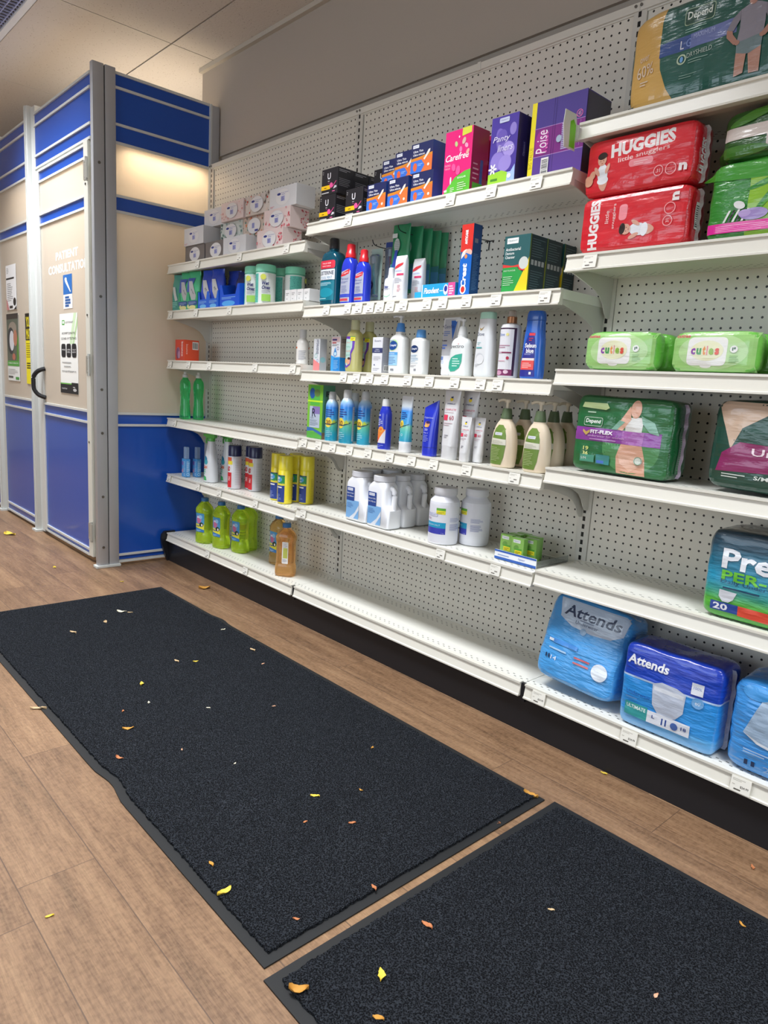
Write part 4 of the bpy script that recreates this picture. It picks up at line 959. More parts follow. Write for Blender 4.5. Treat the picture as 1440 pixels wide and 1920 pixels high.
# ---- second middle shelf: mouthwash
def flatbottle(name, label, cat, loc, rot, secs, n, bodym, capsecs, capm, w, z0, h, art, x0=0, step=.006, group=None, k=4, capn=2, base=.0006):
    t = thing(name, label, cat, loc, rot, group); ss = rsecs(secs, k)
    obj('bottle_body', loft(bmesh.new(), ss, n, 32), bodym, t, smooth=45)
    if capsecs: obj('bottle_cap', loft(bmesh.new(), capsecs, capn, 24), capm, t, smooth=40)
    if art: a = Art(w, h); art(a); a.build('front_label', t, fmap_loft(ss, w, z0, n, x0), step, base=base)
    return t
def lister(a):
    a.rect(0, .80, 1, 1, '#e0334a', .08); a.text('VALUE SIZE', .5, .93, .035, '#fff', w=.6); a.text('FORMAT FAMILIAL', .5, .86, .03, '#fff', w=.6); a.rect(0, .52, 1, .78, '#e9eef2'); a.text('LISTERINE', .5, .69, .095, '#1d2b46', w=.92, bold=.02); a.text('COOL MINT', .5, .57, .07, '#3a7fae', w=.8)
    a.rect(0, 0, 1, .50, '#15788c'); a.bars(.08, .38, .9, .47, 3, '#b8dce6', .4); a.ell(.5, .2, .46, .12, '#1c93aa'); a.bars(.05, .04, .8, .09, 1, '#a8d8e0', .4)
flatbottle('mouthwash_bottle', 'large teal mouthwash bottle with a white and red label', 'bottle', (.118, -.197, zM[1]+ZF), 0, [(0, .046, .030), (.008, .050, .034), (.10, .050, .034), (.165, .050, .034), (.195, .040, .03), (.207, .018, .018), (.215, .016, .016)], 4.0, M('#0f5f78', .1, trans=.35, coat=.4), [(.2155, .020, .020), (.250, .019, .019), (.254, .017, .017)], M('#2a2c30', .25, coat=.4), .088, .018, .150, lister)
def colg(a):
    a.poly([(0, .0), (1, 0), (1, .95), (.78, 1), (.1, .93)], '#aeb4c6'); a.poly([(.0, .78), (.12, .88), (.95, 1), (.9, .86), (.5, .80)], '#d8303a'); a.text('Colgate', .52, .885, .07, '#fff', w=.66, rot=10); a.text('Peroxyl', .5, .70, .09, '#2f3f9c', w=.74); a.bars(.1, .58, .9, .64, 2, '#5a64a8', .4); a.bars(.2, .28, .85, .52, 6, '#6f78b0', .35); a.rect(0, .14, 1, .24, '#3c4fc0'); a.rect(.05, .03, .9, .10, '#cf4450')
def colgate(label, x, y, s, rot=0):
    return flatbottle('mouthwash_bottle', label, 'bottle', (x, y, zM[1]+ZF), rot, [(0, .030*s, .022*s), (.006, .033*s, .025*s), (.06*s, .034*s, .025*s), (.120*s, .033*s, .024*s), (.145*s, .027*s, .022*s), (.160*s, .017*s, .017*s)], 3.2, M('#2b3fd0', .15, coat=.5), [(.1605*s, .0195*s, .0195*s), (.178*s, .0185*s, .0185*s), (.181*s, .016*s, .016*s), (.205*s, .015*s, .015*s), (.208*s, .012*s, .012*s)], M('#d92430', .3, coat=.4), .052*s, .008, .112*s, colg, group='blue mouthwash bottles with red caps')
colgate('blue bottle with a red cap, taller one beside the teal mouthwash', .232, -.205, 1.06)
colgate('blue bottle with a red cap, smaller one to the right', .318, -.212, .92)
# hooks, hanging packs
def hook(label, x, z, L, extra=False):
    t = thing('peg_hook', label, 'hook', (x, -.001, z)); bm = bmesh.new()
    tube(bm, spline([(0, 0, .0), (0, -.01, 0), (0, -L*.7, -.004), (0, -L+.012, 0), (0, -L, .016)], 5), .0017, 8); tube(bm, [(-.02, -.002, 0), (.02, -.002, 0)], .0017, 8); tube(bm, [(0, -.002, 0), (0, -.003, -.03)], .0017, 8)
    obj('hook_wire', bm, M('#2a2a2c', .35, metal=.6), t, smooth=40); return t
hook('black peg hook carrying the toothbrush packs', .335, 1.543, .19)
hook('black peg hook carrying the green packs', .480, 1.575, .20)
hook('empty black peg hook left of the tall red and blue box', .735, 1.545, .15)
hook('empty black peg hook right of the tall red and blue box', .905, 1.475, .09)
def brushpack(label, x, y, z, cardc, hand, w=.055, h=.20):
    t = thing('toothbrush_pack', label, 'toothbrush pack', (x, y, z), .12); 
    obj('backing_card', B(-w/2, 0, -h, w/2, .0008, 0), M(cardc, .4), t)
    obj('clear_blister', loft(bmesh.new(), [(-h+.01, w*.36, .010), (-h*.5, w*.3, .011), (-.03, w*.4, .011), (-.022, w*.3, .006)], 3, 20, cy=-.010), M('#cfe0ea', .08, trans=.85, spec=.6), t, smooth=50)
    bm = tube(bmesh.new(), spline([(.004, -.009, -h+.02), (.002, -.009, -h*.62), (-.002, -.009, -h*.4), (0, -.009, -.045)], 5), .0042, 8); obj('brush_handle', bm, M(hand, .3, coat=.4), t, smooth=50)
    obj('brush_head', B(-.006, -.020, -.055, .006, -.010, -.03, bev=.001), M('#dfe8f2', .6), t); return t
b1 = brushpack('toothbrush pack with teal handle, left one on its hook', .318, -.150, 1.535, '#a9c4bc', '#3fb0b0', h=.185)
a = Art(.055, .185); a.ell(.35, .28, .28, .09, '#2b2344'); a.bars(.2, .25, .5, .31, 2, '#c8b8e0', .4); a.build('print', b1, lambda u, v, o: (u-.0275, -.0215-o, -.185+v))
brushpack('toothbrush pack with dark blue card and pink handle', .375, -.120, 1.56, '#2b4590', '#a04468', .075, .16)
brushpack('toothbrush pack with dark blue card behind the first blue one', .395, -.070, 1.565, '#2b4590', '#5f6fb0', .07, .16)
def floss(label, x, y, rot=0, k=0):
    t = thing('floss_pouch', label, 'pouch', (x, y, 1.603-.004*k), rot, 'green floss pouches on one hook'); w, h = .085, .225
    bm = loft(bmesh.new(), [(-h, w/2, .002), (-h+.012, w/2*.98, .003), (-h*.7, w/2*.95, .009), (-h*.35, w/2*.93, .007), (-.03, w/2*.96, .003), (0, w/2*.96, .002)], 4, 28)
    for v in bm.verts: v.co.y += noise.noise(v.co*40)*.004
    obj('pouch', bm, M('#2f8a5e', .22, coat=.5), t, smooth=50)
    a = Art(.08, .215); a.rect(0, .0, 1, .34, '#3f82ac'); a.poly([(0, .34), (1, .34), (1, .44), (0, .38)], '#2f7a80'); a.rect(.05, .80, .34, .87, '#cfd8d4'); a.ell(.34, .68, .17, .11, '#b9c4c2')
    for q in range(6): a.rect(.2, .60+q*.028, .48, .608+q*.028, '#7d9290')
    a.poly([(.1, .34), (.3, .34), (.42, .60), (.26, .60)], '#3048a8'); a.build('printed_front', t, lambda u, v, o: (u-.04, -.0098-o, -.218+v), base=.0005); return t
f0 = floss('green floss pouch, front one on the hook', .460, -.160, .10)
for k, (x, y, r) in enumerate(((.480, -.125, .35), (.495, -.095, .5), (.508, -.065, .6), (.520, -.040, .65))):
    dup(f0, (x, y, 1.600-.003*k), r, 'green floss pouch, %s on the hook' % ('second', 'third', 'fourth', 'fifth and last')[k])
def stir(a): a.text('Stir', .40, .62, .14, '#27408c', w=.5, bold=.04); a.bars(.2, .48, .85, .56, 2, '#9aa0b0', .4); a.ell(.45, .26, .36, .14, '#9fd4b8'); a.ell(.45, .31, .38, .14, '#eef2f0')
t = flatbottle('nasal_bottle', 'small white bottle with a ribbed white nozzle', 'bottle', (.465, -.205, zM[1]+ZF), .1, [(0, .022, .018), (.004, .025, .02), (.07, .024, .019), (.082, .014, .014)], 2.6, M('#e2e5e8', .3, coat=.4), [(.0825, .013, .013), (.090, .0125, .0125), (.092, .011, .011), (.115, .010, .010), (.117, .008, .008)], M('#e6e8ea', .35), .042, .006, .07, stir)
def stube(a): a.poly([(.1, .80), (.4, .86), (.9, .90), (.85, .84), (.5, .78), (.1, .74)], '#d83a42'); a.text('sensitive', .5, .70, .045, '#8fa4d8', w=.6); a.rect(.35, .58, .95, .63, '#d8406c'); a.bars(.2, .40, .9, .54, 4, '#a8aab8', .35); a.bars(.5, .18, .85, .36, 6, '#e0a0a8', .4); a.bars(.1, .05, .7, .09, 1, '#8a8a90', .5)
def wtube(label, x, y, art=True):
    return flatbottle('toothpaste_tube', label, 'tube', (x, y, zM[1]+ZF), .05, [(0, .024, .018), (.003, .026, .019), (.12, .026, .014), (.145, .0255, .006), (.150, .025, .003)], 3, M('#e4e6ea', .3, coat=.3), None, None, .048, .004, .135, stube, group='white tubes standing in the middle section')
w0_ = wtube('white tube with red mark standing in front', .532, -.220)
dup(w0_, (.549, -.150, zM[1]+ZF), .05, 'white tube standing right behind the one with the red mark')
def fixo(a):
    a.rect(0, 0, .03, 1, '#d8eef8'); a.text('Fixodent', .30, .50, .44, '#fff', w=.46, ital=.25, bold=.03); a.bars(.55, .4, .70, .52, 1, '#bfe4f8', .6); a.ell(.73, .5, .07, .40, '#e4e8f4'); a.ell(.73, .56, .045, .22, '#2c3c9c'); a.rect(.80, 0, 1, 1, '#e0569c'); a.bars(.83, .15, .97, .85, 4, '#fbe0ee', .5)
carton('long light blue carton lying on its side with a pink end', .150, .04, .042, '#2aa5dc', (.735, -.222, zM[1]+ZF), fixo, name='adhesive_carton')
carton('light blue carton partly hidden left of the long one', .14, .035, .03, '#2aa5dc', (.64, -.170, zM[1]+ZF), lambda a: a.rect(.62, .1, .74, .9, '#cfe0ea'), name='adhesive_carton')
def crest(a):
    a.rect(0, .62, 1, 1, '#d8342c'); a.ell(.5, .55, .42, .10, '#e8e4dc'); a.ell(.7, .60, .3, .05, '#e8b8a8'); a.poly([(0, .0), (1, 0), (1, .56), (.5, .60), (0, .5)], '#1668c8'); a.text('Crest', .45, .30, .36, '#fff', w=.40*.0+.44*1, rot=0) if False else a.text('Crest', .42, .28, .095, '#fff', w=1.55, rot=90, bold=.04, ital=.15); a.ell(.42, .085, .26, .065, '#fff'); a.ell(.42, .085, .17, .045, '#d8342c')
    a.text('ANTICARIE', .45, .82, .05, '#fff', w=.90, rot=90, bold=.04); a.ell(.5, .55, .12, .03, '#e89050')
carton('tall red and blue toothpaste carton standing upright', .048, .040, .215, '#1a5fae', (.840, -.2145, zM[1]+ZF), crest, lambda a: (a.rect(0, 0, 1, 1, '#23508c'), a.bars(.15, .08, .85, .6, 24, '#6f98c8', .3), a.rect(.2, .74, .6, .80, '#8a90a0')), name='toothpaste_carton', sidecol='#23508c')
def dent(a):
    a.rect(0, .42, 1, 1, '#2c5f62'); a.poly([(0, 0), (.58, 0), (.90, .30), (.62, .40), (.5, .47), (0, .47)], '#2fa04c'); a.poly([(.50, 0), (1, 0), (1, .60), (.96, .52)], '#eed62a'); a.poly([(0, .44), (.62, .48), (.9, .58), (.86, .36), (.66, .38), (.6, .44), (0, .50)], '#d8403c')
    a.ell(.80, .50, .18, .11, '#cfd6d2'); a.rect(.10, .86, .54, .96, '#eef2f2'); a.text('Option+', .32, .91, .045, '#2c5f62', w=.36); a.text('Antibacterial', .36, .76, .055, '#e8f0ee', w=.58, bold=.015); a.text('Denture', .24, .69, .05, '#e8f0ee', w=.34, bold=.015); a.text('Cleanser', .26, .62, .05, '#e8f0ee', w=.38, bold=.015); a.text('MINT FLAVOUR', .28, .38, .028, '#d8f0d8', w=.46); a.bars(.05, .12, .5, .30, 5, '#b8e0b8', .35)
def dside(a):
    a.rect(0, 0, .05, 1, '#6f8c2c'); a.bars(.12, .62, .95, .96, 8, '#5f7c82', .25, 3)
    for k in range(4): a.rect(.12+k*.21, .47, .27+k*.21, .56, '#a8b4b6')
    a.bars(.12, .06, .9, .40, 8, '#5f7c82', .25, 4)
DG = 'green denture cleaner cartons'
q0 = carton('green and yellow denture cleaner carton in front', .094, .080, .160, '#1f3a40', (1.040, -.197, zM[1]+ZF), dent, dside, name='cleaner_carton', group=DG)
dup(q0, (1.040, -.116, zM[1]+ZF), 0, 'denture cleaner carton second in the row behind the front one')
dup(q0, (1.042, -.035, zM[1]+ZF), 0, 'denture cleaner carton third in the row, against the pegboard').scale = (1, .8, 1)
carton('green denture cleaner carton left of and behind the front one', .094, .080, .145, '#1f3a40', (.985, -.105, zM[1]+ZF), dent, dside, name='cleaner_carton', group=DG)
# ---- third middle shelf
def b1art(a): a.rect(0, 0, 1, 1, '#d8dce2'); a.poly([(0, 0), (1, 0), (1, .22), (0, .36)], '#f0898a'); a.text('hydraSense', .62, .80, .14, '#3a4a6a', w=1.1, rot=-90) if False else a.text('HYDRASENSE', .6, .74, .12, '#3a4a6a', w=1.35, rot=-90, bold=.02); a.ring(.4, .46, .22, .05, '#5fb0a8'); a.ring(.66, .31, .15, .04, '#7a7fae')
carton('narrow white and pink carton at the left end of its shelf', .042, .034, .126, '#cfd3d8', (.045, -.190, zM[2]+ZF), b1art, lambda a: (a.rect(0, 0, 1, 1, '#b5b8be'), a.ell(.45, .34, .5*.8, .09, '#8fc0c8')), name='nasal_carton')
def b2art(a):
    a.poly([(0, 0), (1, 0), (1, .42), (.5, .40), (0, .46)], '#3f9fe0'); a.rect(.3, 0, 1, .38, '#1f80cc'); a.rect(.05, .84, .95, .98, '#c9aeb0'); a.bars(.1, .88, .9, .94, 1, '#3a2f6a', .8); a.bars(.1, .80, .8, .85, 1, '#c05050', .6); a.bars(.1, .73, .9, .79, 2, '#8a8a90', .4)
    a.poly([(.45, .70), (.62, .56), (.66, .48), (.55, .43), (.38, .43), (.28, .48), (.34, .57)], '#4a8ac8'); a.ell(.48, .50, .12, .05, '#bfe0f4'); a.ring(.76, .66, .12, .03, '#6a4a8a'); a.bars(.34, .06, .9, .34, 7, '#9fd0f0', .3)
carton('white carton with a blue water drop beside the shelf bracket', .056, .056, .134, '#d5d9de', (.166, -.178, zM[2]+ZF), b2art, lambda a: (a.rect(0, 0, 1, .40, '#1f80cc'), a.rect(0, .4, 1, 1, '#aaa6a4'), a.bars(.1, .82, .9, .95, 3, '#5a4a58', .5), a.bars(.1, .44, .9, .78, 8, '#8c8886', .3)), name='nasal_carton')
def oil(a):
    a.poly([(.04, .04), (.3, 0), (.62, .1), (.72, .28), (.70, .45), (.92, .62), (.96, .85), (.8, 1), (.08, 1), (0, .5)], '#6a3fae'); a.poly([(0, .16), (.3, .06), (.56, .16), (.60, .32), (.60, .5), (.76, .66), (.76, .9), (.1, .93), (.0, .5)], '#b4d4cc')
    for k in range(4): a.text(('johnson', 'baby', 'oil', 'gel')[k], .38, .80-.13*k, .06, '#e08a78' if k % 2 == 0 else '#6fb8a4', w=.42)
    a.ell(.46, .22, .17, .11, '#d8a088'); a.ell(.5, .30, .14, .04, '#3a2a24'); a.ell(.18, .22, .12, .08, '#e0b070'); a.rect(.56, .86, .98, 1., '#efe43a'); a.rect(.56, .98, .98, 1, '#4aa84a'); a.bars(.62, .89, .92, .96, 2, '#b0a020', .5)
OILB = M('#d8d48c', .12, trans=.4, ior=1.25, coat=.5)
OSEC = [(0, .030, .021), (.008, .034, .024), (.06, .034, .024), (.12, .034, .024), (.142, .030, .022), (.153, .018, .016), (.157, .016, .015)]
ob = flatbottle('baby_oil_bottle', 'pale yellow oil bottle with a purple edged label', 'bottle', (.268, -.195, zM[2]+ZF), .12, OSEC, 2.8, OILB, [(.1575, .0175, .0175), (.192, .0165, .0165), (.194, .015, .015)], M('#d8d8b0', .3, trans=.3), .054, .014, .118, oil, x0=-.004, group='pale yellow oil bottles')
dup(ob, (.270, -.125, zM[2]+ZF), .12, 'pale yellow oil bottle hidden behind the front one')
def euc(a): a.text('Eucerin', .5, .90, .05, '#4a4a78', w=.6); a.rect(0, .56, 1, .70, '#39416f'); a.text('UREA', .5, .655, .03, '#dfe2ee', w=.4); a.text('REPAIR', .5, .605, .03, '#dfe2ee', w=.5); a.bars(.15, .36, .9, .48, 3, '#b0b0bc', .3); a.ell(.28, .22, .06, .02, '#39416f'); a.bars(.15, .06, .85, .16, 2, '#b0b0bc', .3)
carton('slim white carton with a navy band', .056, .050, .126, '#e0e2e8', (.440, -.205, zM[2]+ZF), euc, lambda a: (a.rect(0, 0, 1, 1, '#a6a6ac'), a.bars(.1, .3, .9, .95, 18, '#8c8c94', .3), a.code(.2, .05, .9, .22)), name='cream_carton', sidecol='#a6a6ac')
def cet(a):
    a.ell(.42, .76, .36, .16, '#b8e0a0', .25); a.ell(.42, .75, .33, .13, '#1d4a94', .15); a.text('Cetaphil', .42, .75, .085, '#eef2fa', w=.5, bold=.015); a.rect(.04, .18, .80, .56, '#9fcdf0'); a.rect(.04, .48, .80, .56, '#5aa6e2'); a.text('Gentle Cleanser', .34, .52, .035, '#fff', w=.5); a.bars(.08, .22, .74, .45, 5, '#3a6aa8', .3); a.bars(.1, .88, .7, .93, 1, '#9ab0c8', .5); a.bars(.34, .03, .7, .10, 1, '#8a8a92', .8)
CSEC = [(0, .036, .021), (.006, .040, .024), (.06, .040, .024), (.110, .040, .024), (.124, .037, .023), (.133, .025, .018), (.137, .0155, .0155), (.146, .0155, .0155)]
def pump(t, z0, colc, colp, s=1):
    obj('pump_collar', loft(bmesh.new(), [(z0, .0175*s, .0175*s), (z0+.004*s, .018*s, .018*s), (z0+.030*s, .0135*s, .0135*s), (z0+.032*s, .012*s, .012*s)], 2, 24), colc, t, smooth=40)
    bm = loft(bmesh.new(), [(z0+.0322*s, .005*s, .005*s), (z0+.052*s, .005*s, .005*s)], 2, 14)
    loft(bm, [(z0+.0500*s, .010*s, .008*s), (z0+.058*s, .011*s, .009*s), (z0+.060*s, .009*s, .007*s)], 2, 16); tube(bm, spline([(0, 0, z0+.056*s), (-.012*s, -.012*s, z0+.057*s), (-.020*s, -.022*s, z0+.052*s)], 4), [.0042*s]*9, 8)
    obj('pump_head', bm, colp, t, smooth=50)
t = flatbottle('lotion_bottle', 'white pump bottle with a blue collar and blue label', 'bottle', (.520, -.195, zM[2]+ZF), 0, CSEC, 3.2, M('#e4e7e6', .3, coat=.4), None, None, .070, .006, .122, cet, x0=-.005); pump(t, .1465, M('#4a8fdc', .35, coat=.3), M('#dfe2e4', .35), .95)
def cet2(a): a.ell(.42, .76, .34, .12, '#1b3768', .05); a.text('Cetaphil', .42, .76, .08, '#eef2fa', w=.48, bold=.015); a.bars(.1, .36, .85, .60, 5, '#9fc0dc', .35); a.rect(.04, .30, .8, .31, '#9ab0c8'); a.bars(.1, .18, .7, .26, 2, '#b0b0b8', .4); a.bars(.5, .05, .78, .14, 1, '#8a8a92', .8)
flatbottle('lotion_bottle', 'smaller white bottle with a light blue flip cap', 'bottle', (.625, -.195, zM[2]+ZF), 0, [(0, .030, .020), (.006, .034, .022), (.05, .034, .022), (.105, .034, .022), (.118, .030, .021), (.125, .016, .016)], 3.2, M('#e4e7e6', .3, coat=.4), [(.1255, .0175, .0175), (.128, .018, .018), (.150, .0155, .0155), (.152, .014, .014)], M('#5a9ee0', .35, coat=.3), .058, .006, .105, cet2, x0=-.004)
def cera(a):
    a.rect(.04, 0, 1, 1, '#b4b6bc'); a.rect(.04, 0, 1, .34, '#dfe1e6'); a.poly([(.52, .97), (.96, .97), (.80, .62)], '#2b62b8'); a.text('CeraVe', .42, .865, .065, '#2c3c6c', w=.78); a.bars(.08, .70, .6, .80, 3, '#5a78b8', .4); a.bars(.08, .60, .6, .64, 1, '#4a4a5c', .5); a.bars(.08, .46, .5, .56, 2, '#5a78c8', .6); a.bars(.08, .26, .4, .34, 1, '#6a88c8', .8); a.ring(.28, .22, .08, .02, '#8fb0e0')
flatbottle('cream_tube', 'white and grey tube with a blue wedge', 'tube', (.738, -.165, zM[2]+ZF), 0, [(0, .026, .020), (.004, .027, .021), (.03, .027, .021), (.034, .030, .021), (.12, .035, .013), (.185, .037, .004), (.193, .037, .002)], 2.6, M('#d8dade', .3, coat=.3), None, None, .060, .004, .184, cera)
def spec_(a):
    a.text('Spectro', .46, .80, .13, '#3a3c42', w=.84); a.ell(.60, .88, .02, .015, '#d83a42'); a.ring(.12, .58, .06, .015, '#c9cdd2')
    a.poly([(.10, .18), (.12, .34), (.26, .48), (.50, .56), (.84, .60), (.84, .36), (.74, .18), (.52, .08), (.26, .06)], '#3aa890'); a.bars(.34, .22, .78, .50, 4, '#c8ece0', .4)
t = flatbottle('lotion_bottle', 'white pump bottle with a green leaf-shaped label', 'bottle', (.828, -.208, zM[2]+ZF), 0, [(0, .040, .022), (.006, .044, .024), (.05, .043, .024), (.09, .040, .023), (.108, .036, .021), (.118, .026, .018), (.122, .0155, .0155), (.130, .0155, .0155)], 2.6, M('#e2e6e6', .3, coat=.4), None, None, .078, .006, .108, spec_, x0=-.004, ); pump(t, .1305, M('#e0e3e4', .35), M('#dcdfe1', .35), .85)
def dove(a): a.poly([(.28, .87), (.44, .84), (.62, .89), (.5, .83), (.36, .81)], '#a88a4a'); a.text('Dove', .40, .75, .065, '#3a4a6c', w=.52); a.bars(.2, .56, .5, .62, 2, '#9fc8cc', .4); a.rect(.15, .49, .58, .515, '#5fa8a8'); a.ell(.46, .31, .30, .10, '#c9cdd2', .4); a.ell(.50, .29, .28, .085, '#e0e3e6', .4); a.bars(.15, .16, .5, .22, 2, '#b8bcc2', .3)
flatbottle('body_wash_bottle', 'tall white bottle with a mint green flip top', 'bottle', (.928, -.206, zM[2]+ZF), 0, [(0, .032, .019), (.008, .036, .022), (.04, .036, .022), (.10, .033, .021), (.160, .028, .019), (.178, .027, .018)], 3, M('#dfe3e6', .3, coat=.4), [(.1785, .027, .018), (.196, .0265, .0175), (.199, .024, .015)], M('#b4e2cf', .35, coat=.3), .056, .004, .170, dove, x0=-.004, capn=3)
def dove2(a):
    a.rect(0, 0, 1, 1, '#3a1f3c'); a.rect(.0, .04, .93, .97, '#dfe0e6'); a.rect(0, .0, .95, .13, '#7a2a5c'); a.ell(.3, .06, .2, .05, '#c898b4'); a.ell(.7, .08, .12, .04, '#e0c4d4'); a.text('Dove', .32, .86, .065, '#5f82c8', w=.38); a.ell(.66, .86, .08, .03, '#e8e090'); a.bars(.1, .58, .85, .66, 2, '#b48aa0', .5); a.rect(.08, .47, .88, .50, '#c0a8b8'); a.rect(.4, .47, .88, .50, '#8a3a5c'); a.ell(.74, .37, .07, .035, '#b8304c'); a.bars(.2, .30, .85, .34, 1, '#d0a0b0', .4)
D2 = [(0, .0285, .0285), (.004, .031, .031), (.15, .031, .031), (.158, .028, .028), (.163, .016, .016)]
t = flatbottle('body_wash_bottle', 'white round bottle with plum label and copper collar', 'bottle', (1.020, -.205, zM[2]+ZF), .05, D2, 2, M('#e0e1e4', .3, coat=.4), [(.1635, .0155, .0155), (.182, .0150, .0150), (.183, .010, .010)], M('#a5724e', .3, metal=.5), .058, .006, .142, dove2, x0=0, k=1)
obj('clear_overcap', loft(bmesh.new(), [(.1835, .0125, .0125), (.200, .0115, .0115), (.202, .009, .009)], 2, 20), M('#e0d4cc', .08, trans=.8), t, smooth=40)
dup(t, (1.045, -.125, zM[2]+ZF), .05, 'copper collared white bottle standing behind the first one')
def sels(a):
    a.poly([(.06, 0), (.96, .0), (.82, .70), (.72, .85), (.48, .85), (.34, .70), (.16, .3)], '#2b2f8c'); a.rect(.48, .79, .80, .84, '#e0404c'); a.text('Selsun', .60, .60, .085, '#f2f4fa', w=.62, bold=.03); a.text('blue', .60, .50, .085, '#f2f4fa', w=.42, bold=.03); a.bars(.3, .42, .86, .46, 2, '#a8b0e0', .4)
    a.rect(.18, .31, .88, .355, '#e6dcdc'); a.rect(.14, .13, .88, .31, '#e2504e'); a.bars(.22, .17, .8, .28, 4, '#f8d0cc', .35); a.bars(.5, .69, .74, .77, 2, '#c8304c', .4); a.rect(.66, .04, .78, .09, '#e8e8f0')
flatbottle('shampoo_bottle', 'bright blue shampoo bottle with a white lettered navy label', 'bottle', (1.110, -.204, zM[2]+ZF), .10, [(0, .032, .022), (.006, .036, .024), (.05, .036, .024), (.08, .034, .023), (.11, .033, .022), (.145, .029, .021), (.168, .028, .020)], 2.6, M('#2a63c4', .22, coat=.5), [(.1685, .0285, .0205), (.170, .029, .021), (.188, .028, .020), (.196, .024, .017)], M('#2a5fb8', .25, coat=.4), .060, .006, .150, sels, x0=-.006, capn=2.6)

# ---- fourth middle shelf
def airw(a):
    a.rect(0, 0, 1, 1, '#7cc23c'); a.rect(0, .0, 1, .12, '#58a848'); a.poly([(0, .12), (.4, .14), (1, .06), (1, .12), (.4, .19), (0, .2)], '#3a6fb0'); a.rect(.18, .62, .8, .98, '#58b84c'); a.ell(.3, .84, .18, .10, '#2a5fa8'); a.ell(.62, .85, .2, .07, '#6a8a4a'); a.rect(0, .68, 1, .71, '#c8f03a')
    a.rect(.16, .20, .84, .60, '#b9c6d8'); a.rect(.36, .46, .84, .60, '#8a7ab8'); a.text('R', .45, .48, .16, '#2a3448', w=.26, bold=.01); a.text('12H', .32, .38, .03, '#3a4458', w=.2); a.bars(.2, .24, .78, .36, 5, '#7a8a9c', .35)
t = carton('green and blue air freshener pack at the left end of its shelf', .100, .060, .215, '#3f9a52', (.082, -.202, zM[3]+ZF), airw, lambda a: (a.rect(0, 0, 1, 1, '#5a9a78'), a.text('R', .5, .84, .1, '#1d2a28', w=.5, bold=.02), a.bars(.1, .2, .9, .74, 20, '#3f6a5c', .35), a.rect(0, 0, 1, .12, '#8a6a52')), name='air_freshener_pack')
def mkramp(name, stops, h, rough=.3, coat=.4):
    n = NT(name, rough=rough, Coat_Weight=coat); n.i['Coat Roughness'].default_value = .08
    x, y, z = n.sep(n.coord()); n.col(n.ramp(n.math('DIVIDE', z, h), stops)); return n.m
SUNM = mkramp('sunscreen_print', [(0, '#1f8fae'), (.12, '#1f9ab8'), (.30, '#56b8a0'), (.40, '#8cc890'), (.44, '#3f9fd8'), (.66, '#2f86e0'), (.78, '#a8cdea'), (.84, '#d4d6d8')], .195)
def sun(label, x, y, rot, g='blue and green sunscreen cans'):
    t = thing('sunscreen_can', label, 'spray can', (x, y, zM[3]+ZF), rot, g); r = .0255
    ss = rsecs([(0, r*.95, r*.95), (.004, r, r), (.12, r, r), (.145, r*.92, r*.92), (.160, r*.62, r*.62), (.163, r*.58, r*.58)], 3)
    obj('can_body', loft(bmesh.new(), ss, 2, 32), SUNM, t, smooth=40)
    obj('can_cap', loft(bmesh.new(), [(.1632, .0150, .0150), (.172, .0152, .0152), (.188, .0140, .0140), (.192, .011, .011)], 2, 24), M('#d0d2d2', .3, trans=.2), t, smooth=40)
    a = Art(2*PI*r, .150); a.ell(.46, .45, .095, .13, '#ecd24a'); a.text('30', .46, .45, .13, '#7a3f1a', w=.12, bold=.03); a.poly([(.30, .40), (.52, .38), (.70, .46), (.70, .48), (.52, .41), (.30, .43)], '#2c4a5a'); a.poly([(.54, .43), (.60, .53), (.66, .45)], '#b8cc4a')
    a.bars(.36, .60, .62, .82, 4, '#26408c', .45); a.rect(.74, .02, .98, .85, '#bfc2c6'); a.bars(.76, .05, .96, .8, 18, '#8d9096', .3); a.bars(.40, .08, .58, .26, 4, '#a8d8e4', .3)
    a.build('wrap_label', t, fmap_wrap(r, .004, -PI*.92, ss), (.006, .008)); return t
q = sun('sunscreen can in front of the green air freshener pack', .172, -.215, .35)
dup(q, (.275, -.222, zM[3]+ZF), -.05, 'tallest looking sunscreen can, middle of the three').scale = (1.1, 1.1, 1.06)
dup(q, (.330, -.178, zM[3]+ZF), -.05, 'sunscreen can, right one of the three in view').scale = (1.06, 1.06, 1.05)
dup(q, (.200, -.120, zM[3]+ZF), .2, 'sunscreen can hidden behind the middle one')
def cop(a): a.poly([(.34, .30), (.52, .12), (.62, .46), (.34, .46)], '#f08a3a'); a.poly([(.34, .12), (.52, .12), (.34, .40)], '#e8502e'); a.poly([(.62, .46), (.62, .12), (.40, .12)], '#dfe0e8'); a.ell(.50, .46, .07, .07, '#f0a83a'); a.text('50', .50, .46, .06, '#e8402a', w=.07, bold=.03); a.bars(.36, .56, .55, .74, 4, '#d8dcf4', .35); a.text('sport', .42, .80, .06, '#fff', w=.12); a.bars(.36, .02, .60, .09, 2, '#8a9ae8', .4)
t = thing('sunscreen_can', 'dark blue and orange sunscreen spray', 'spray can', (.497, -.222, zM[3]+ZF), 0); r = .0245
ss = rsecs([(0, r*.95, r*.95), (.004, r, r), (.10, r, r), (.13, r*.94, r*.94), (.150, r*.68, r*.68), (.154, r*.62, r*.62)], 3)
obj('can_body', loft(bmesh.new(), ss, 2, 32), M('#2336b8', .25, coat=.5), t, smooth=40); obj('can_cap', loft(bmesh.new(), [(.1542, .0150, .0150), (.172, .0148, .0148), (.180, .012, .012)], 2, 24), M('#d6d8d8', .3), t, smooth=40)
a = Art(2*PI*r, .146); cop(a); a.build('wrap_label', t, fmap_wrap(r, .004, -PI*.95, ss), (.006, .008))
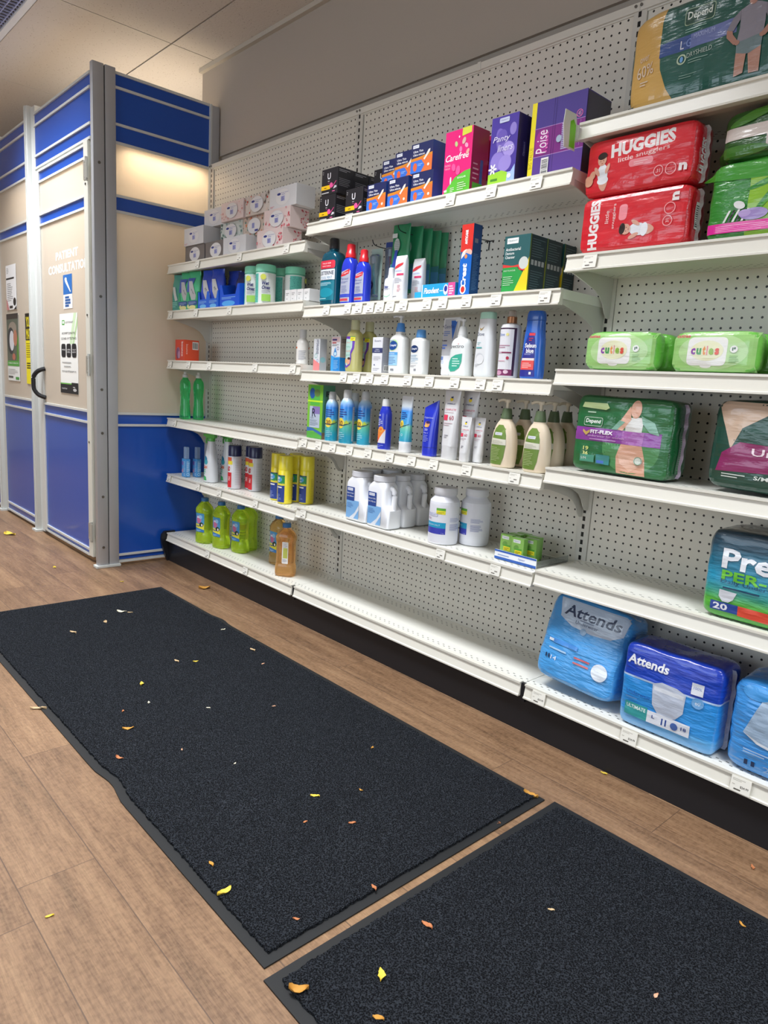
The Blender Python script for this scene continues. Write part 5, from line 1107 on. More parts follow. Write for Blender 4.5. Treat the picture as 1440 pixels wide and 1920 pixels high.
TUBM = mkramp('tube_print', [(0, '#e2e4e6'), (.18, '#dfe3e6'), (.19, '#2a9ac0'), (.35, '#4fb8b8'), (.45, '#7cc8a8'), (.50, '#3f9fd8'), (.72, '#3a8ee0'), (.80, '#c8d4dc'), (1, '#d8dadc')], .20)
def tub(a): a.ell(.28, .50, .2, .07, '#ecd24a'); a.text('50', .26, .50, .06, '#8a4a1a', w=.2, bold=.02); a.bars(.15, .60, .8, .74, 4, '#26408c', .4); a.poly([(0, .42), (1, .50), (1, .51), (0, .44)], '#2c4a5a'); a.ring(.4, .30, .1, .03, '#c8ecf4')
flatbottle('sunscreen_tube', 'white capped tube with blue and green print', 'tube', (.610, -.225, zM[3]+ZF), .03, [(0, .0215, .019), (.003, .0225, .0195), (.030, .0225, .0195), (.036, .025, .018), (.13, .026, .010), (.185, .0265, .003), (.196, .0265, .002)], 2.4, TUBM, None, None, .044, .004, .188, tub)
def btub(a): a.text('Coppertone', .5, .80, .05, '#c8d0f4', w=.8, ital=.2); a.ell(.46, .66, .22, .07, '#d8986a'); a.ell(.52, .70, .2, .03, '#3a2a5c'); a.ell(.36, .62, .16, .03, '#e8c060'); a.text('50', .4, .54, .05, '#dfe4fa', w=.28); a.text('4 in 1', .4, .47, .035, '#dfe4fa', w=.4); a.bars(.2, .28, .7, .44, 5, '#9aa8e8', .3)
t = thing('sunscreen_tube', 'dark blue tube with a slanted top', 'tube', (.728, -.222, zM[3]+ZF), 0); ss = rsecs([(0, .026, .019), (.003, .027, .020), (.03, .0275, .020), (.12, .031, .015), (.165, .032, .007), (.190, .032, .0025)], 3)
bm = loft(bmesh.new(), ss, 2.6, 32)
bmesh.ops.bisect_plane(bm, geom=bm.verts[:]+bm.edges[:]+bm.faces[:], plane_co=(-.032, 0, .160), plane_no=(-.42, 0, .9), clear_outer=True)
bmesh.ops.holes_fill(bm, edges=[e for e in bm.edges if e.is_boundary], sides=0)
obj('tube_body', bm, M('#2638c4', .25, coat=.5), t, smooth=45)
obj('tube_cap_line', loft(bmesh.new(), [(.0285, .0278, .0205), (.0300, .0278, .0205)], 2.6, 32), M('#1a2890', .4), t, smooth=45)
a = Art(.050, .155); btub(a); a.build('front_print', t, fmap_loft(ss, .050, .005, 2.6, x0=-.001), .006)
def omb(a): a.ell(.50, .865, .13, .028, '#ecd23a'); a.poly([(.42, .90), (.62, .91), (.60, .88), (.46, .88)], '#2c3c6c'); a.text('OMBRELLE', .5, .80, .022, '#3a4a7a', w=.66); a.text('COMPLETE', .5, .715, .028, '#d86a80', w=.9); a.rect(.05, .67, .8, .675, '#c8a8b0'); a.rect(.05, .555, .40, .635, '#e0405c'); a.text('60', .70, .595, .065, '#b03a54', w=.32); a.bars(.1, .48, .85, .54, 2, '#c8b0b8', .35); a.bars(.3, .30, .62, .36, 2, '#a8a8b0', .5)
def ombt(label, x, y, s, rot=0):
    return flatbottle('sunscreen_tube', label, 'tube', (x, y, zM[3]+ZF), rot, [(0, .0255*s, .021*s), (.003, .0265*s, .022*s), (.045*s, .0265*s, .022*s), (.047*s, .029*s, .021*s), (.14*s, .031*s, .013*s), (.215*s, .034*s, .003*s), (.232*s, .034*s, .002*s)], 2.4, M('#d9dadc', .28, coat=.3), None, None, .054*s, .004, .222*s, omb, group='white sunscreen tubes with red print')
o_ = ombt('large white sunscreen tube with red print, front one', .822, -.225, 1.0)
dup(o_, (.868, -.185, zM[3]+ZF), 0, 'large white sunscreen tube with red print, second one')
m_ = ombt('small white sunscreen tube with red print, left one', .895, -.232, .62)
dup(m_, (.925, -.200, zM[3]+ZF), 0, 'small white sunscreen tube with red print, right one').scale = (1.02, 1, 1)
def lot(a):
    a.poly([(.10, 0), (.80, 0), (.93, .20), (1, .5), (.96, .74), (.84, .92), (.70, 1), (.42, 1), (.24, .90), (.10, .66), (.02, .36), (0, .12), (.02, .02)], '#6c8a3c')
    for k in range(5): a.poly([(.3+.04*k, .66), (.9-.05*k, .9-.06*k), (.88-.05*k, .92-.06*k)], '#84a050')
    a.poly([(.10, .66), (.065, .50), (1, .50), (.985, .64)], '#d9d8c8'); a.rect(.28, .74, .74, .81, '#dfe2e8', .03); a.text('Option+', .51, .775, .038, '#3a4a8c', w=.38); a.bars(.1, .52, .9, .62, 4, '#a8aa98', .3); a.bars(.12, .10, .76, .46, 9, '#b8c890', .28)
def lotion(label, x, y, rot=0):
    t = flatbottle('lotion_pump_bottle', label, 'bottle', (x, y, zM[3]+ZF), rot, [(0, .036, .025), (.006, .041, .028), (.04, .044, .029), (.08, .043, .029), (.11, .038, .026), (.132, .029, .021), (.143, .020, .018), (.148, .018, .018)], 2.3, M('#e6d6bd', .35, coat=.3), None, None, .060, .008, .122, lot, x0=-.005, group='cream lotion pump bottles with green labels')
    pump(t, .1485, M('#5c6e50', .4), M('#dcd2bc', .35), 1.0); return t
l_ = lotion('cream lotion pump with green label, left front one', 1.040, -.215)
dup(l_, (1.050, -.135, zM[3]+ZF), 0, 'cream lotion pump with green label, behind the left front one')
dup(l_, (1.166, -.218, zM[3]+ZF), 0, 'cream lotion pump with green label, right front one')
dup(l_, (1.166, -.148, zM[3]+ZF), 0, 'cream lotion pump behind the right front one')
dup(l_, (1.166, -.078, zM[3]+ZF), 0, 'cream lotion pump at the back of the right row')

# ---- fifth middle shelf: jugs, jars, small green packs
def jug(label, x, y):
    t = thing('powder_jug', label, 'jug', (x, y, zM[4]+ZF), 0, 'white powder jugs with handles'); P = M('#f2f5fb', .22, coat=.4)
    ss = [(0, .056, .034), (.005, .061, .039), (.10, .061, .039), (.125, .058, .038), (.150, .045, .034, -.006), (.165, .036, .033, -.012), (.175, .035, .034, -.012)]
    bm = loft(bmesh.new(), [(0, .056, .034, 0, 6), (.005, .061, .039, 0, 6), (.070, .061, .039, 0, 6), (.082, .053, .039, -.008, 6), (.090, .049, .039, -.012, 6), (.145, .049, .039, -.012, 6), (.158, .046, .038, -.010, 4), (.168, .041, .037, -.008, 2.5), (.172, .0405, .037, -.008, 2)], 6, 40)
    obj('jug_body', bm, P, t, smooth=50)
    obj('handle', tube(bmesh.new(), spline([(.026, 0, .150), (.044, 0, .146), (.052, 0, .130), (.052, 0, .100), (.0505, 0, .068)], 4), [.0105]*17, 10), P, t, smooth=60)
    bm = loft(bmesh.new(), [(.1725, .0395, .0385), (.174, .0425, .040), (.192, .0425, .040), (.194, .040, .038)], 2, 36)
    for v in bm.verts: v.co.x -= .008
    obj('screw_lid', bm, M('#dcdee4', .35), t, smooth=40)
    a = Art(.078, .130); a.rect(.04, .02, .98, .56, '#7fb4e6'); a.poly([(.30, .02), (.62, .02), (.98, .30), (.98, .44), (.70, .2)], '#dfe6f0'); a.rect(.04, .54, .62, .95, '#2b4a94'); a.rect(.10, .84, .50, .92, '#dfe3ee'); a.text('Option+', .30, .88, .04, '#2b4a94', w=.34); a.text('Epsom Salts', .33, .76, .05, '#e6eaf4', w=.5, bold=.01); a.text('Sels d\'Epsom', .33, .67, .05, '#e6eaf4', w=.5, bold=.01); a.bars(.10, .34, .6, .5, 4, '#4a7ab8', .3)
    a.build('front_label', t, lambda u, v, o: (u-.052, -.0390-o-.0004, .008+v) if True else None, base=.0012); return t
# the label needs the flat front of the jug: upper body is slightly narrower, so it stays proud of it
j_ = jug('white powder jug at the shelf edge, left column', .365, -.196)
dup(j_, (.320, -.112, zM[4]+ZF), 0, 'white powder jug behind the front one of the left column')
dup(j_, (.496, -.200, zM[4]+ZF), 0, 'white powder jug at the shelf edge, right column')
dup(j_, (.496, -.121, zM[4]+ZF), 0, 'white powder jug in the middle of the right column')
dup(j_, (.496, -.0425, zM[4]+ZF), 0, 'white powder jug at the back of the right column')
dup(j_, (.365, -.0425, zM[4]+ZF), 0, 'white powder jug at the back of the left column')
def jart(a):
    a.rect(0, .02, 1, .98, '#e0e2ea')
    a.rect(.30, .20, .56, .34, '#3a3fae'); a.rect(.30, .34, .56, .47, '#1f9ac4'); a.rect(.26, .20, .30, .47, '#d8dbe4'); a.rect(.45, .66, .55, .78, '#e8e03a'); a.rect(.45, .745, .55, .80, '#5fa83c'); a.bars(.46, .67, .54, .73, 2, '#a89a20', .4); a.rect(.335, .60, .47, .67, '#4a5aa8', .01); a.rect(.339, .606, .466, .664, '#e0e3ee', .01); a.text('Option+', .402, .635, .045, '#3a4a9c', w=.115); a.text('MSM', .36, .54, .05, '#8a3a7a', w=.05); a.text('EPSOM SALT', .42, .405, .035, '#cfeaf4', w=.16); a.text('2 kg', .53, .225, .025, '#cfd4f4', w=.03)
    a.bars(.60, .30, .74, .46, 6, '#7f86b8', .35); a.bars(.60, .50, .74, .60, 4, '#8f96c0', .35); a.rect(.98, .28, 1, .47, '#1f9ac4')
    a.rect(.02, .28, .12, .47, '#3a3fae'); a.rect(.02, .40, .12, .47, '#1f9ac4')
def jar(label, x, y, rot):
    t = thing('tablet_jar', label, 'jar', (x, y, zM[4]+ZF), rot, 'large round white jars'); r = .0515
    ss = rsecs([(0, r*.93, r*.93), (.006, r, r), (.05, r, r), (.135, r, r), (.152, r*.9, r*.9), (.163, r*.72, r*.72), (.168, r*.70, r*.70)], 3)
    obj('jar_body', loft(bmesh.new(), ss, 2, 40), M('#e0e2ea', .28, coat=.4), t, smooth=40)
    obj('screw_lid', loft(bmesh.new(), [(.1685, r*.76, r*.76), (.170, r*.78, r*.78), (.190, r*.78, r*.78), (.193, r*.74, r*.74)], 2, 40), M('#dcdde2', .35), t, smooth=40)
    a = Art(2*PI*r, .150); jart(a); a.build('wrap_label', t, fmap_wrap(r, .006, -PI*.84, ss), (.007, .01)); return t
w_ = jar('large round white jar with a blue band, in front', .790, -.190, .0)
dup(w_, (.858, -.105, zM[4]+ZF), -.72, 'large round white jar turned to its back label, behind')
t = thing('plastic_tray', 'clear plastic tray with a blue and white front strip', 'tray', (1.115, -.115, zM[4]+ZF))
bm = bmesh.new(); box(bm, -.075, -.09, 0, .075, .09, .0015); box(bm, -.075, -.09, .0015, -.0735, .09, .02); box(bm, .0735, -.09, .0015, .075, .09, .02)
obj('clear_tray', bm, M('#cfd3d0', .08, trans=.85, spec=.6), t)
obj('front_strip', B(-.080, -.093, 0, .080, -.0905, .030), M('#e4e8f0', .4), t); a = Art(.16, .030); a.rect(0, .0, 1, .28, '#2f5cae'); a.rect(0, .80, 1, 1, '#2f5cae'); a.text('Option+', .66, .5, .26, '#2f5cae', w=.16); a.bars(.08, .45, .5, .62, 1, '#8aa0c8', .6); a.build('print', t, lambda u, v, o: (u-.08, -.093-o, v))
def gp(a): a.rect(0, .02, 1, .98, '#8cc060'); a.rect(.12, .78, .72, .92, '#e4eae8'); a.text('Option+', .42, .85, .07, '#2c5ca6', w=.5); a.ell(.4, .56, .22, .12, '#6a9e4a', .5); a.rect(.30, .28, .88, .54, '#efe22c'); a.rect(.30, .46, .88, .54, '#58a83a'); a.bars(.36, .31, .8, .43, 2, '#a89a1c', .5)
g0 = carton('small green pack in the clear tray, front left one', .046, .022, .072, '#7cb452', (1.045, -.155, zM[4]+ZF+.002), gp, None, name='small_pack', group='small green packs in the clear tray', coat=.6)
for k, (x, y, l) in enumerate(((1.100, -.168, 'front right one'), (1.125, -.135, 'right one in the second row'), (1.052, -.122, 'left one in the second row'), (1.110, -.10, 'right one at the back'), (1.060, -.09, 'left one at the back'))):
    dup(g0, (x, y, zM[4]+ZF+.002), 0, 'small green pack in the clear tray, '+l)

# ================================================================== right section: soft packs
def fbag(w, d, h, n=5.0, bul=.12, wr=.0022, seed=0, pinch=.03, sx=14, sz=30):
    off = Vector((seed*3.7, seed*1.3, seed*7.1))
    def wrk(x, y, z):
        p = Vector((x*sx, y*20, z*sz))+off
        return wr*(noise.noise(p)+.5*noise.noise(p*2.1)+.8*(abs(noise.noise(p*.7+Vector((5, 5, 5))))-.2))
    def core(a, c):  # half depth factor at (a, c) in -1..1
        q = max(0, 1-abs(a)**n-abs(c)**n)**(1/n); return q*(1+bul*(1-a*a)*(1-c*c))
    def front(u, v, o):
        a = max(-.999, min(.999, u/(w/2))); c = max(-.999, min(.999, v/(h/2)-1)); return Vector((u, -d/2*core(a, c)-wrk(u, 0, v)-o, v))
    def side(y, v, o):
        b = max(-.98, min(.98, y/(d/2))); c = max(-.985, min(.985, v/(h/2)-1)); q = max(0, 1-abs(b)**n-abs(c)**n)**(1/n)
        return Vector((w/2*q-wrk(1, y, v)+o, y, v))
    return wrk, core, front, side
def softpack(name, label, loc, w, d, h, mat, rot=0, rx=0, ry=0, n=5.0, bul=.12, wr=.0022, seed=0, art=None, sideart=None, seam=None, group=None, sx=14, sz=30, cat='diaper pack', gloss=.5):
    t = thing(name, label, cat, loc, rot, group, rx, ry)
    wrk, core, front, side = fbag(w, d, h, n, bul, wr, seed, 0, sx, sz); bm = bmesh.new()
    NX, NY, NZ = max(8, int(w/.006)), max(6, int(d/.010)), max(8, int(h/.006))
    def g(k, N):  # denser towards the ends
        t_ = -1+2*k/N; return math.sin(t_*PI/2*.96)/math.sin(PI/2*.96)
    cache = {}
    def V(a, b, c):
        k = (round(a, 5), round(b, 5), round(c, 5))
        if k not in cache:
            L = (abs(a)**n+abs(b)**n+abs(c)**n)**(1/n); A, Bb, Cc = a/L, b/L, c/L
            y = Bb*(1+bul*(1-A*A)*(1-Cc*Cc)); x = A; z = Cc
            P = Vector((x*w/2, y*d/2, (z+1)*h/2))
            if abs(b) >= max(abs(a), abs(c)): P.y += sgn(b)*wrk(P.x, 0 if b < 0 else 1, P.z)
            elif abs(a) >= abs(c): P.x -= sgn(a)*wrk(1 if a > 0 else -1, P.y, P.z)
            else: P.z += sgn(c)*wrk(P.x, P.y, 2)*(1 if c > 0 else 0)
            cache[k] = bm.verts.new(P)
        return cache[k]
    for ax, N1, N2 in ((0, NY, NZ), (1, NX, NZ), (2, NX, NY)):
        for s in (-1, 1):
            for i in range(N1):
                for j in range(N2):
                    q = []
                    for di, dj in ((0, 0), (1, 0), (1, 1), (0, 1)):
                        u, v = g(i+di, N1), g(j+dj, N2)
                        q.append(V(*((s, u, v) if ax == 0 else (u, s, v) if ax == 1 else (u, v, s))))
                    try: bm.faces.new(q)
                    except ValueError: pass
    bmesh.ops.recalc_face_normals(bm, faces=bm.faces)
    obj('pack_body', bm, mat, t, smooth=70)
    mk = lambda c: M(c, .28, coat=.75, bump=(22, .16, (1, 1, 4)))
    if art: a = Art(w*.955, h*.94); art(a); a.build('printed_front', t, lambda u, v, o: front(u-w*.4775, v+h*.03, o), .008, mk, base=.0016, dz=.00014)
    if sideart: a = Art(d*.8, h*.88); sideart(a); a.build('printed_side', t, lambda u, v, o: side(u-d*.4, v+h*.06, o), .008, mk, base=.0018, dz=.00014)
    if seam:
        bm = bmesh.new(); pts = [side(0, v*h, .002) for v in [k/24 for k in range(1, 24)]]
        A = [bm.verts.new(p+Vector((-.003, 0, 0))) for p in pts]; C = [bm.verts.new(p+Vector((.008, .003*math.sin(k*1.3), 0))) for k, p in enumerate(pts)]
        for k in range(len(pts)-1): bm.faces.new((A[k], A[k+1], C[k+1], C[k]))
        r_ = bmesh.ops.solidify(bm, geom=bm.faces[:], thickness=.0012)
        obj('heat_seal', bm, M(seam, .3, coat=.4), t)
    return t
def bagm(colr, rough=.28, coat=.8, st=.35, sc=26, asp=(1, 1, 4)): return M(colr, rough, coat=coat, bump=(sc, st, asp))
def baby(a, x, y, s, rot=0, k=1):
    c, d = math.cos(rot), math.sin(rot); q = a.w/a.h
    def E(dx, dy, rx, ry, col, r=0): a.ell(x+s*(dx*c-dy*d), y+s*q*(dx*d+dy*c), rx*s, ry*s*q, col, rot+r)
    E(-.02, -.62, .13, .30, '#d8a08c', .35); E(.16, -.62, .12, .30, '#d8a08c', -.3); E(.06, -.12, .28, .46, '#dfe2e8'); E(.06, -.42, .30, .18, '#e8eaf0'); E(-.24, .06, .10, .26, '#d8a08c', .5); E(.34, .06, .09, .24, '#d8a08c', -.4)
    E(.04, .52, .24, .26, '#dca892'); E(.06, .70, .25, .16, '#2a1c1a'); E(-.04, .48, .03, .018, '#4a2a22'); E(.12, .48, .03, .018, '#4a2a22'); E(.04, .36, .05, .02, '#b05a50')
def hug1(a):
    W_ = '#ece6e6'; a.rect(0, 0, 1, 1, '#d42230'); a.text('HUGGIES', .54, .79, .25, W_, w=.60, bold=.05, rot=3); a.text('little snugglers', .56, .59, .11, '#f0c8c8', w=.48, bold=.01, rot=4)
    a.rect(.43, .40, .66, .53, '#f0909a', .03); a.bars(.48, .43, .62, .50, 2, '#f8c8cc', .4); baby(a, .16, .42, .19, .1); a.ell(.03, .28, .05, .10, '#d8a084', -.5); a.ell(.07, .38, .03, .08, '#d8a084', -.4)
    a.ring(.72, .24, .045, .008, '#f0a0a4'); a.text('31', .72, .24, .06, '#f4d0d0', w=.03); a.ring(.83, .24, .05, .008, '#f0a0a4'); a.text('n', .935, .24, .13, '#f4eaea', w=.07, bold=.05); a.bars(.78, .22, .88, .27, 2, '#f0a0a4', .4)
def hug2(a):
    W_ = '#ece6e6'; a.rect(0, 0, 1, 1, '#d42230'); a.text('HUGGIES', .13, .50, .22, W_, w=.44, rot=90, bold=.05); a.text('little', .26, .62, .08, '#f0c8c8', w=.11, rot=90, bold=.01); a.text('snugglers', .33, .62, .08, '#f0c8c8', w=.22, rot=90, bold=.01); a.rect(.38, .52, .46, .82, '#f0909a', .03); baby(a, .56, .30, .19, 1.45)
    a.ring(.86, .62, .05, .008, '#f0a0a4'); a.ring(.85, .40, .045, .008, '#f0a0a4'); a.text('31', .85, .40, .06, '#f4d0d0', w=.03, rot=90); a.text('n', .90, .82, .13, '#f4eaea', w=.07, rot=90, bold=.05)
RED = bagm('#d42230')
HG = 'red diaper packs stacked on the right shelf'
softpack('diaper_pack', 'red diaper pack with sideways white lettering, bottom of the stack', (1.398, -.190, zR[1]+ZF), .300, .095, .141, RED, art=hug2, sideart=lambda a: (a.code(.30, .25, .62, .75, vert=True), a.rect(.02, .1, .14, .9, '#b81a28')), seam='#e6e4e4', group=HG, seed=1, n=11, bul=.06)
softpack('diaper_pack', 'red diaper pack with baby picture, on top of the stack', (1.396, -.190, zR[1]+ZF+.1425), .300, .095, .143, RED, art=hug1, sideart=lambda a: (a.text('HUGGIES', .42, .45, .26, '#ece6e6', w=1.05, rot=90, bold=.05), a.text('little snugglers', .14, .35, .10, '#f0c8c8', w=.7, rot=90)), seam='#e6e4e4', group=HG, seed=2, n=11, bul=.06)
def jungle(a):
    a.rect(.25, .0, 1, 1, '#8abf2c'); a.ell(.95, .62, .40, .45, '#a8cc34'); a.ell(.35, .92, .5, .16, '#3f9a30')
    for x, y, r in ((.42, .74, .3), (.58, .80, -.4), (.40, .56, .9), (.64, .58, -.8), (.78, .86, .1), (.86, .70, .7)): a.ell(x, y, .20, .045, '#2f8a2c', r); a.ell(x+.02, y+.02, .16, .022, '#57a838', r)
    a.poly([(.50, .30), (.55, .30), (.56, .62), (.52, .66)], '#6a9a2c'); a.ell(.55, .58, .06, .07, '#e0bc30')
    for k in range(5): a.poly([(.10+.03*k, .20), (.115+.03*k, .20), (.15+.03*k, .36), (.135+.03*k, .36)], '#2a2a2a' if k % 2 else '#e8e8e8')
    a.ell(.20, .42, .04, .05, '#e8e8e8', -.4); a.ell(.30, .28, .09, .08, '#a08ac8'); a.ell(.24, .30, .04, .05, '#b8a0d8'); a.ell(.50, .28, .08, .09, '#b8782c'); a.ell(.50, .28, .055, .06, '#ecc044'); a.ell(.48, .29, .008, .008, '#222'); a.ell(.53, .29, .008, .008, '#222'); a.ell(.62, .42, .02, .14, '#e8b84a', .2); a.ell(.60, .54, .035, .03, '#e8b84a')
    a.ell(.78, .32, .11, .09, '#5a94cc'); a.ell(.70, .36, .045, .06, '#e08aa8'); a.ell(.86, .34, .05, .08, '#4a84bc'); a.ell(.96, .32, .08, .10, '#5a94cc')
    a.rect(.0, .055, 1, .19, '#e0289a'); a.bars(.06, .075, .52, .17, 4, '#f8b0dc', .3); a.bars(.58, .075, .98, .17, 4, '#f8b0dc', .3, 4)
softpack('diaper_pack', 'green diaper pack with jungle animals and a pink strip', (1.766, -.150, zR[1]+ZF), .36, .15, .172, bagm('#2f8a2f'), art=jungle, seed=3, n=12, bul=.04)
def nine(a): a.rect(.28, .18, 1, .72, '#d9cfc8'); a.rect(0, .40, .3, .66, '#d9cfc8'); a.ell(.50, .86, .10, .15, '#1a3a1c'); a.ring(.50, .86, .09, .012, '#8aa88a'); a.text('9', .50, .86, .18, '#e8ece8', w=.05, bold=.04); a.code(.40, .28, .62, .58, '#d9cfc8', '#3a3a3a', 14); a.ell(.2, .86, .18, .1, '#4a8a2c', .3); a.ell(.84, .88, .18, .08, '#3f7a28', -.3); a.ell(.1, .15, .2, .12, '#3f7a28')
softpack('diaper_pack', 'dark green diaper pack with a number nine and barcode, on top of the jungle pack', (1.775, -.148, zR[1]+ZF+.1745), .36, .145, .112, bagm('#2b5c24'), art=nine, seed=4, n=8, bul=.06)
def man(a, x, y, s):
    q = a.w/a.h
    def P(pts, col): a.poly([(x+s*px, y+s*q*py) for px, py in pts], col)
    P([(-.36, -1.3), (-.08, -1.25), (-.04, -.72), (.02, -.72), (.10, -1.3), (.40, -1.3), (.40, -.5), (-.36, -.5)], '#b88a78'); P([(-.38, -.30), (.42, -.22), (.40, -.58), (.06, -.72), (-.02, -.72), (-.36, -.62)], '#6f8488')
    P([(-.34, .62), (-.10, .72), (.14, .72), (.42, .60), (.44, .1), (.42, -.24), (-.38, -.32), (-.32, .1)], '#8d8a96'); P([(-.34, .62), (-.56, .44), (-.72, .12), (-.52, .06), (-.34, .34)], '#86838f'); P([(.42, .60), (.62, .42), (.76, .12), (.56, .06), (.42, .34)], '#86838f')
    P([(-.72, .12), (-.70, -.10), (-.46, -.36), (-.34, -.28), (-.52, -.04), (-.54, .06)], '#b08272'); P([(.76, .12), (.72, -.1), (.48, -.34), (.36, -.24), (.54, -.02), (.56, .06)], '#b08272'); a.ell(x-.36*s, y-.32*s*q, .08*s, .07*s*q, '#b08272'); a.ell(x+.40*s, y-.28*s*q, .08*s, .07*s*q, '#b08272'); a.ell(x+.02*s, y+.80*s*q, .13*s, .14*s*q, '#b08272')
def depm(a):
    a.rect(0, 0, 1, 1, '#17574c'); a.poly([(0, 0), (.21, 0), (.175, .14), (.140, .36), (.128, .60), (.128, .85), (.14, 1), (0, 1)], '#cfa65c'); a.poly([(.130, .48), (.45, .51), (.45, .66), (.130, .62)], '#33508f'); a.poly([(.262, .49), (.45, .51), (.45, .66), (.262, .635)], '#6a78b0')
    a.text('L', .228, .55, .085, '#e4e8f0', w=.015); a.text('G', .255, .555, .08, '#7c94d4', w=.020); a.text('MAXIMUM', .318, .605, .045, '#a8b4dc', w=.085, rot=3); a.rect(.228, .73, .352, .90, '#9fb89a', .012); a.rect(.231, .737, .349, .893, '#1c4a3c', .012); a.text('Depend', .290, .815, .10, '#e4ece4', w=.100, bold=.015); a.bars(.235, .66, .33, .71, 2, '#8fb8ac', .35)
    a.ring(.232, .40, .020, .006, '#b8ccb0'); a.ell(.232, .40, .007, .03, '#6fa8e0'); a.text('DRYSHIELD', .306, .43, .05, '#b4c8c0', w=.105, rot=3); a.bars(.262, .34, .35, .39, 2, '#86a89c', .35); a.bars(.23, .20, .31, .25, 2, '#7c9c90', .3); a.text('60%', .068, .40, .13, '#d9c8b4', w=.080, rot=8); a.text('over', .06, .53, .05, '#d9c8b4', w=.045, rot=8); a.bars(.05, .24, .09, .30, 2, '#d9c8b4', .4)
    man(a, .505, .50, .125)
softpack('underwear_pack', 'big green and gold pack with a grey shirted man on the topmost shelf', (1.628, -.138, zR[0]+ZF), .60, .165, .232, bagm('#15463c', st=.3), art=depm, seed=5, n=8, bul=.05, wr=.003, sx=22, sz=10, cat='underwear pack')
# third right shelf
def cut(a):
    a.rect(0, .0, 1, 1, '#9bcf7c'); a.ell(.5, .5, .42, .46, '#b4d99a'); a.text('cuties', .12, .90, .09, '#d8506a', w=.18, bold=.02); a.rect(.20, .14, .68, .86, '#e9eae6', .06); a.ell(.44, .13, .07, .05, '#e9eae6'); a.ell(.44, .52, .20, .26, '#e4e6c0')
    for k, (ch, c, w_) in enumerate((('c', '#8a4aa8', .055), ('u', '#3f9a50', .06), ('t', '#e08a2c', .035), ('i', '#e08a9c', .016), ('e', '#8ab83c', .058), ('s', '#e0503c', .05))): a.text(ch, (.255, .325, .388, .425, .475, .545)[k]+.02, .50+(.03 if ch in 'ti' else 0), .24 if ch in 'ti' else .17, c, w=w_, bold=.05)
    a.ell(.76, .56, .045, .09, '#e9eae6'); a.poly([(.74, .52), (.755, .52), (.755, .60), (.74, .60)], '#3f6a4a'); a.ell(.77, .58, .012, .03, '#3f6a4a'); a.bars(.72, .22, .84, .42, 5, '#6a9a5c', .35)
CUT = bagm('#6fc24e', st=.3)
CG2 = 'green wipe packs on the third right shelf'
softpack('wipes_pack', 'light green wipe pack with a white oval lid, left front one', (1.408, -.212, zR[2]+ZF), .205, .062, .100, CUT, art=cut, seed=6, n=6, bul=.12, wr=.0015, cat='wipes', group=CG2)
softpack('wipes_pack', 'light green wipe pack standing behind the left front one', (1.418, -.145, zR[2]+ZF), .205, .062, .100, CUT, seed=7, n=6, bul=.12, wr=.0015, cat='wipes', group=CG2)
softpack('wipes_pack', 'light green wipe pack at the back of the left row', (1.425, -.078, zR[2]+ZF), .205, .062, .098, CUT, seed=12, n=6, bul=.12, wr=.0015, cat='wipes', group=CG2)
softpack('wipes_pack', 'light green wipe pack with a white oval lid, right one', (1.652, -.210, zR[2]+ZF), .205, .062, .098, CUT, art=cut, seed=8, n=6, bul=.12, wr=.0015, cat='wipes', group=CG2)
softpack('wipes_pack', 'light green wipe pack behind the right one', (1.668, -.143, zR[2]+ZF), .205, .062, .098, CUT, seed=9, n=6, bul=.12, wr=.0015, cat='wipes', group=CG2)
softpack('wipes_pack', 'cream coloured pack cut off by the photo edge, right of the green wipe packs', (1.87, -.20, zR[2]+ZF), .20, .07, .115, bagm('#cfc8a8'), seed=10, n=6, cat='wipes')
# fourth right shelf
def dep(a):
    a.rect(0, .0, 1, 1, '#226a3c'); a.ell(.62, .35, .30, .34, '#4a8a54'); a.rect(0, .40, .92, .585, '#8a3f9c'); 
    q = a.w/a.h
    a.poly([(.50, .0), (.80, .0), (.78, .22), (.74, .40), (.52, .40), (.48, .22)], '#d4a288'); a.poly([(.50, .26), (.77, .26), (.75, .14), (.64, .04), (.53, .14)], '#e0b49c'); a.poly([(.53, .40), (.74, .40), (.75, .585), (.52, .585)], '#a05aa8'); a.poly([(.55, .58), (.72, .58), (.73, .78), (.54, .76)], '#d8d8d4'); a.ell(.64, .88, .055, .12, '#d8a890'); a.poly([(.58, .92), (.50, .74), (.42, .60), (.52, .58), (.60, .74)], '#d8a890'); a.poly([(.70, .80), (.84, .72), (.90, .56), (.80, .585), (.72, .70)], '#7fae9a'); a.poly([(.54, .70), (.46, .585), (.40, .585), (.48, .72)], '#7fae9a')
    a.text('FIT-FLEX', .30, .530, .052, '#f0eaf4', w=.25, bold=.045); a.text('underwear for women', .35, .475, .03, '#d8b0dc', w=.40); a.bars(.17, .42, .62, .45, 1, '#b88ac0', .5); a.poly([(.09, .555), (.13, .52), (.17, .555), (.17, .52), (.13, .47), (.09, .52)], '#c8a85c')
    a.rect(.09, .605, .30, .73, '#b8ccb8', .02); a.rect(.094, .613, .296, .722, '#226a3c', .02); a.text('Depend', .195, .668, .075, '#eef2ee', w=.17, bold=.02, ital=.1); a.poly([(.05, .86), (.32, .84), (.36, .87), (.33, .93), (.07, .93)], '#b4c890'); a.bars(.12, .79, .26, .82, 1, '#b8d0b8', .5)
    a.text('19', .145, .29, .055, '#d8dc7c', w=.06, bold=.02); a.text('36', .145, .22, .055, '#d8dc7c', w=.06, bold=.02); a.rect(.09, .10, .25, .20, '#4a9a80'); a.text('S/M', .13, .15, .035, '#e0ece4', w=.06); a.rect(.27, .09, .42, .22, '#3a8a8a'); a.bars(.28, .10, .40, .15, 1, '#4a7ad0', .8); a.ell(.72, .20, .045, .055, '#c8d0c4'); a.ring(.72, .20, .04, .006, '#5a8a6a')
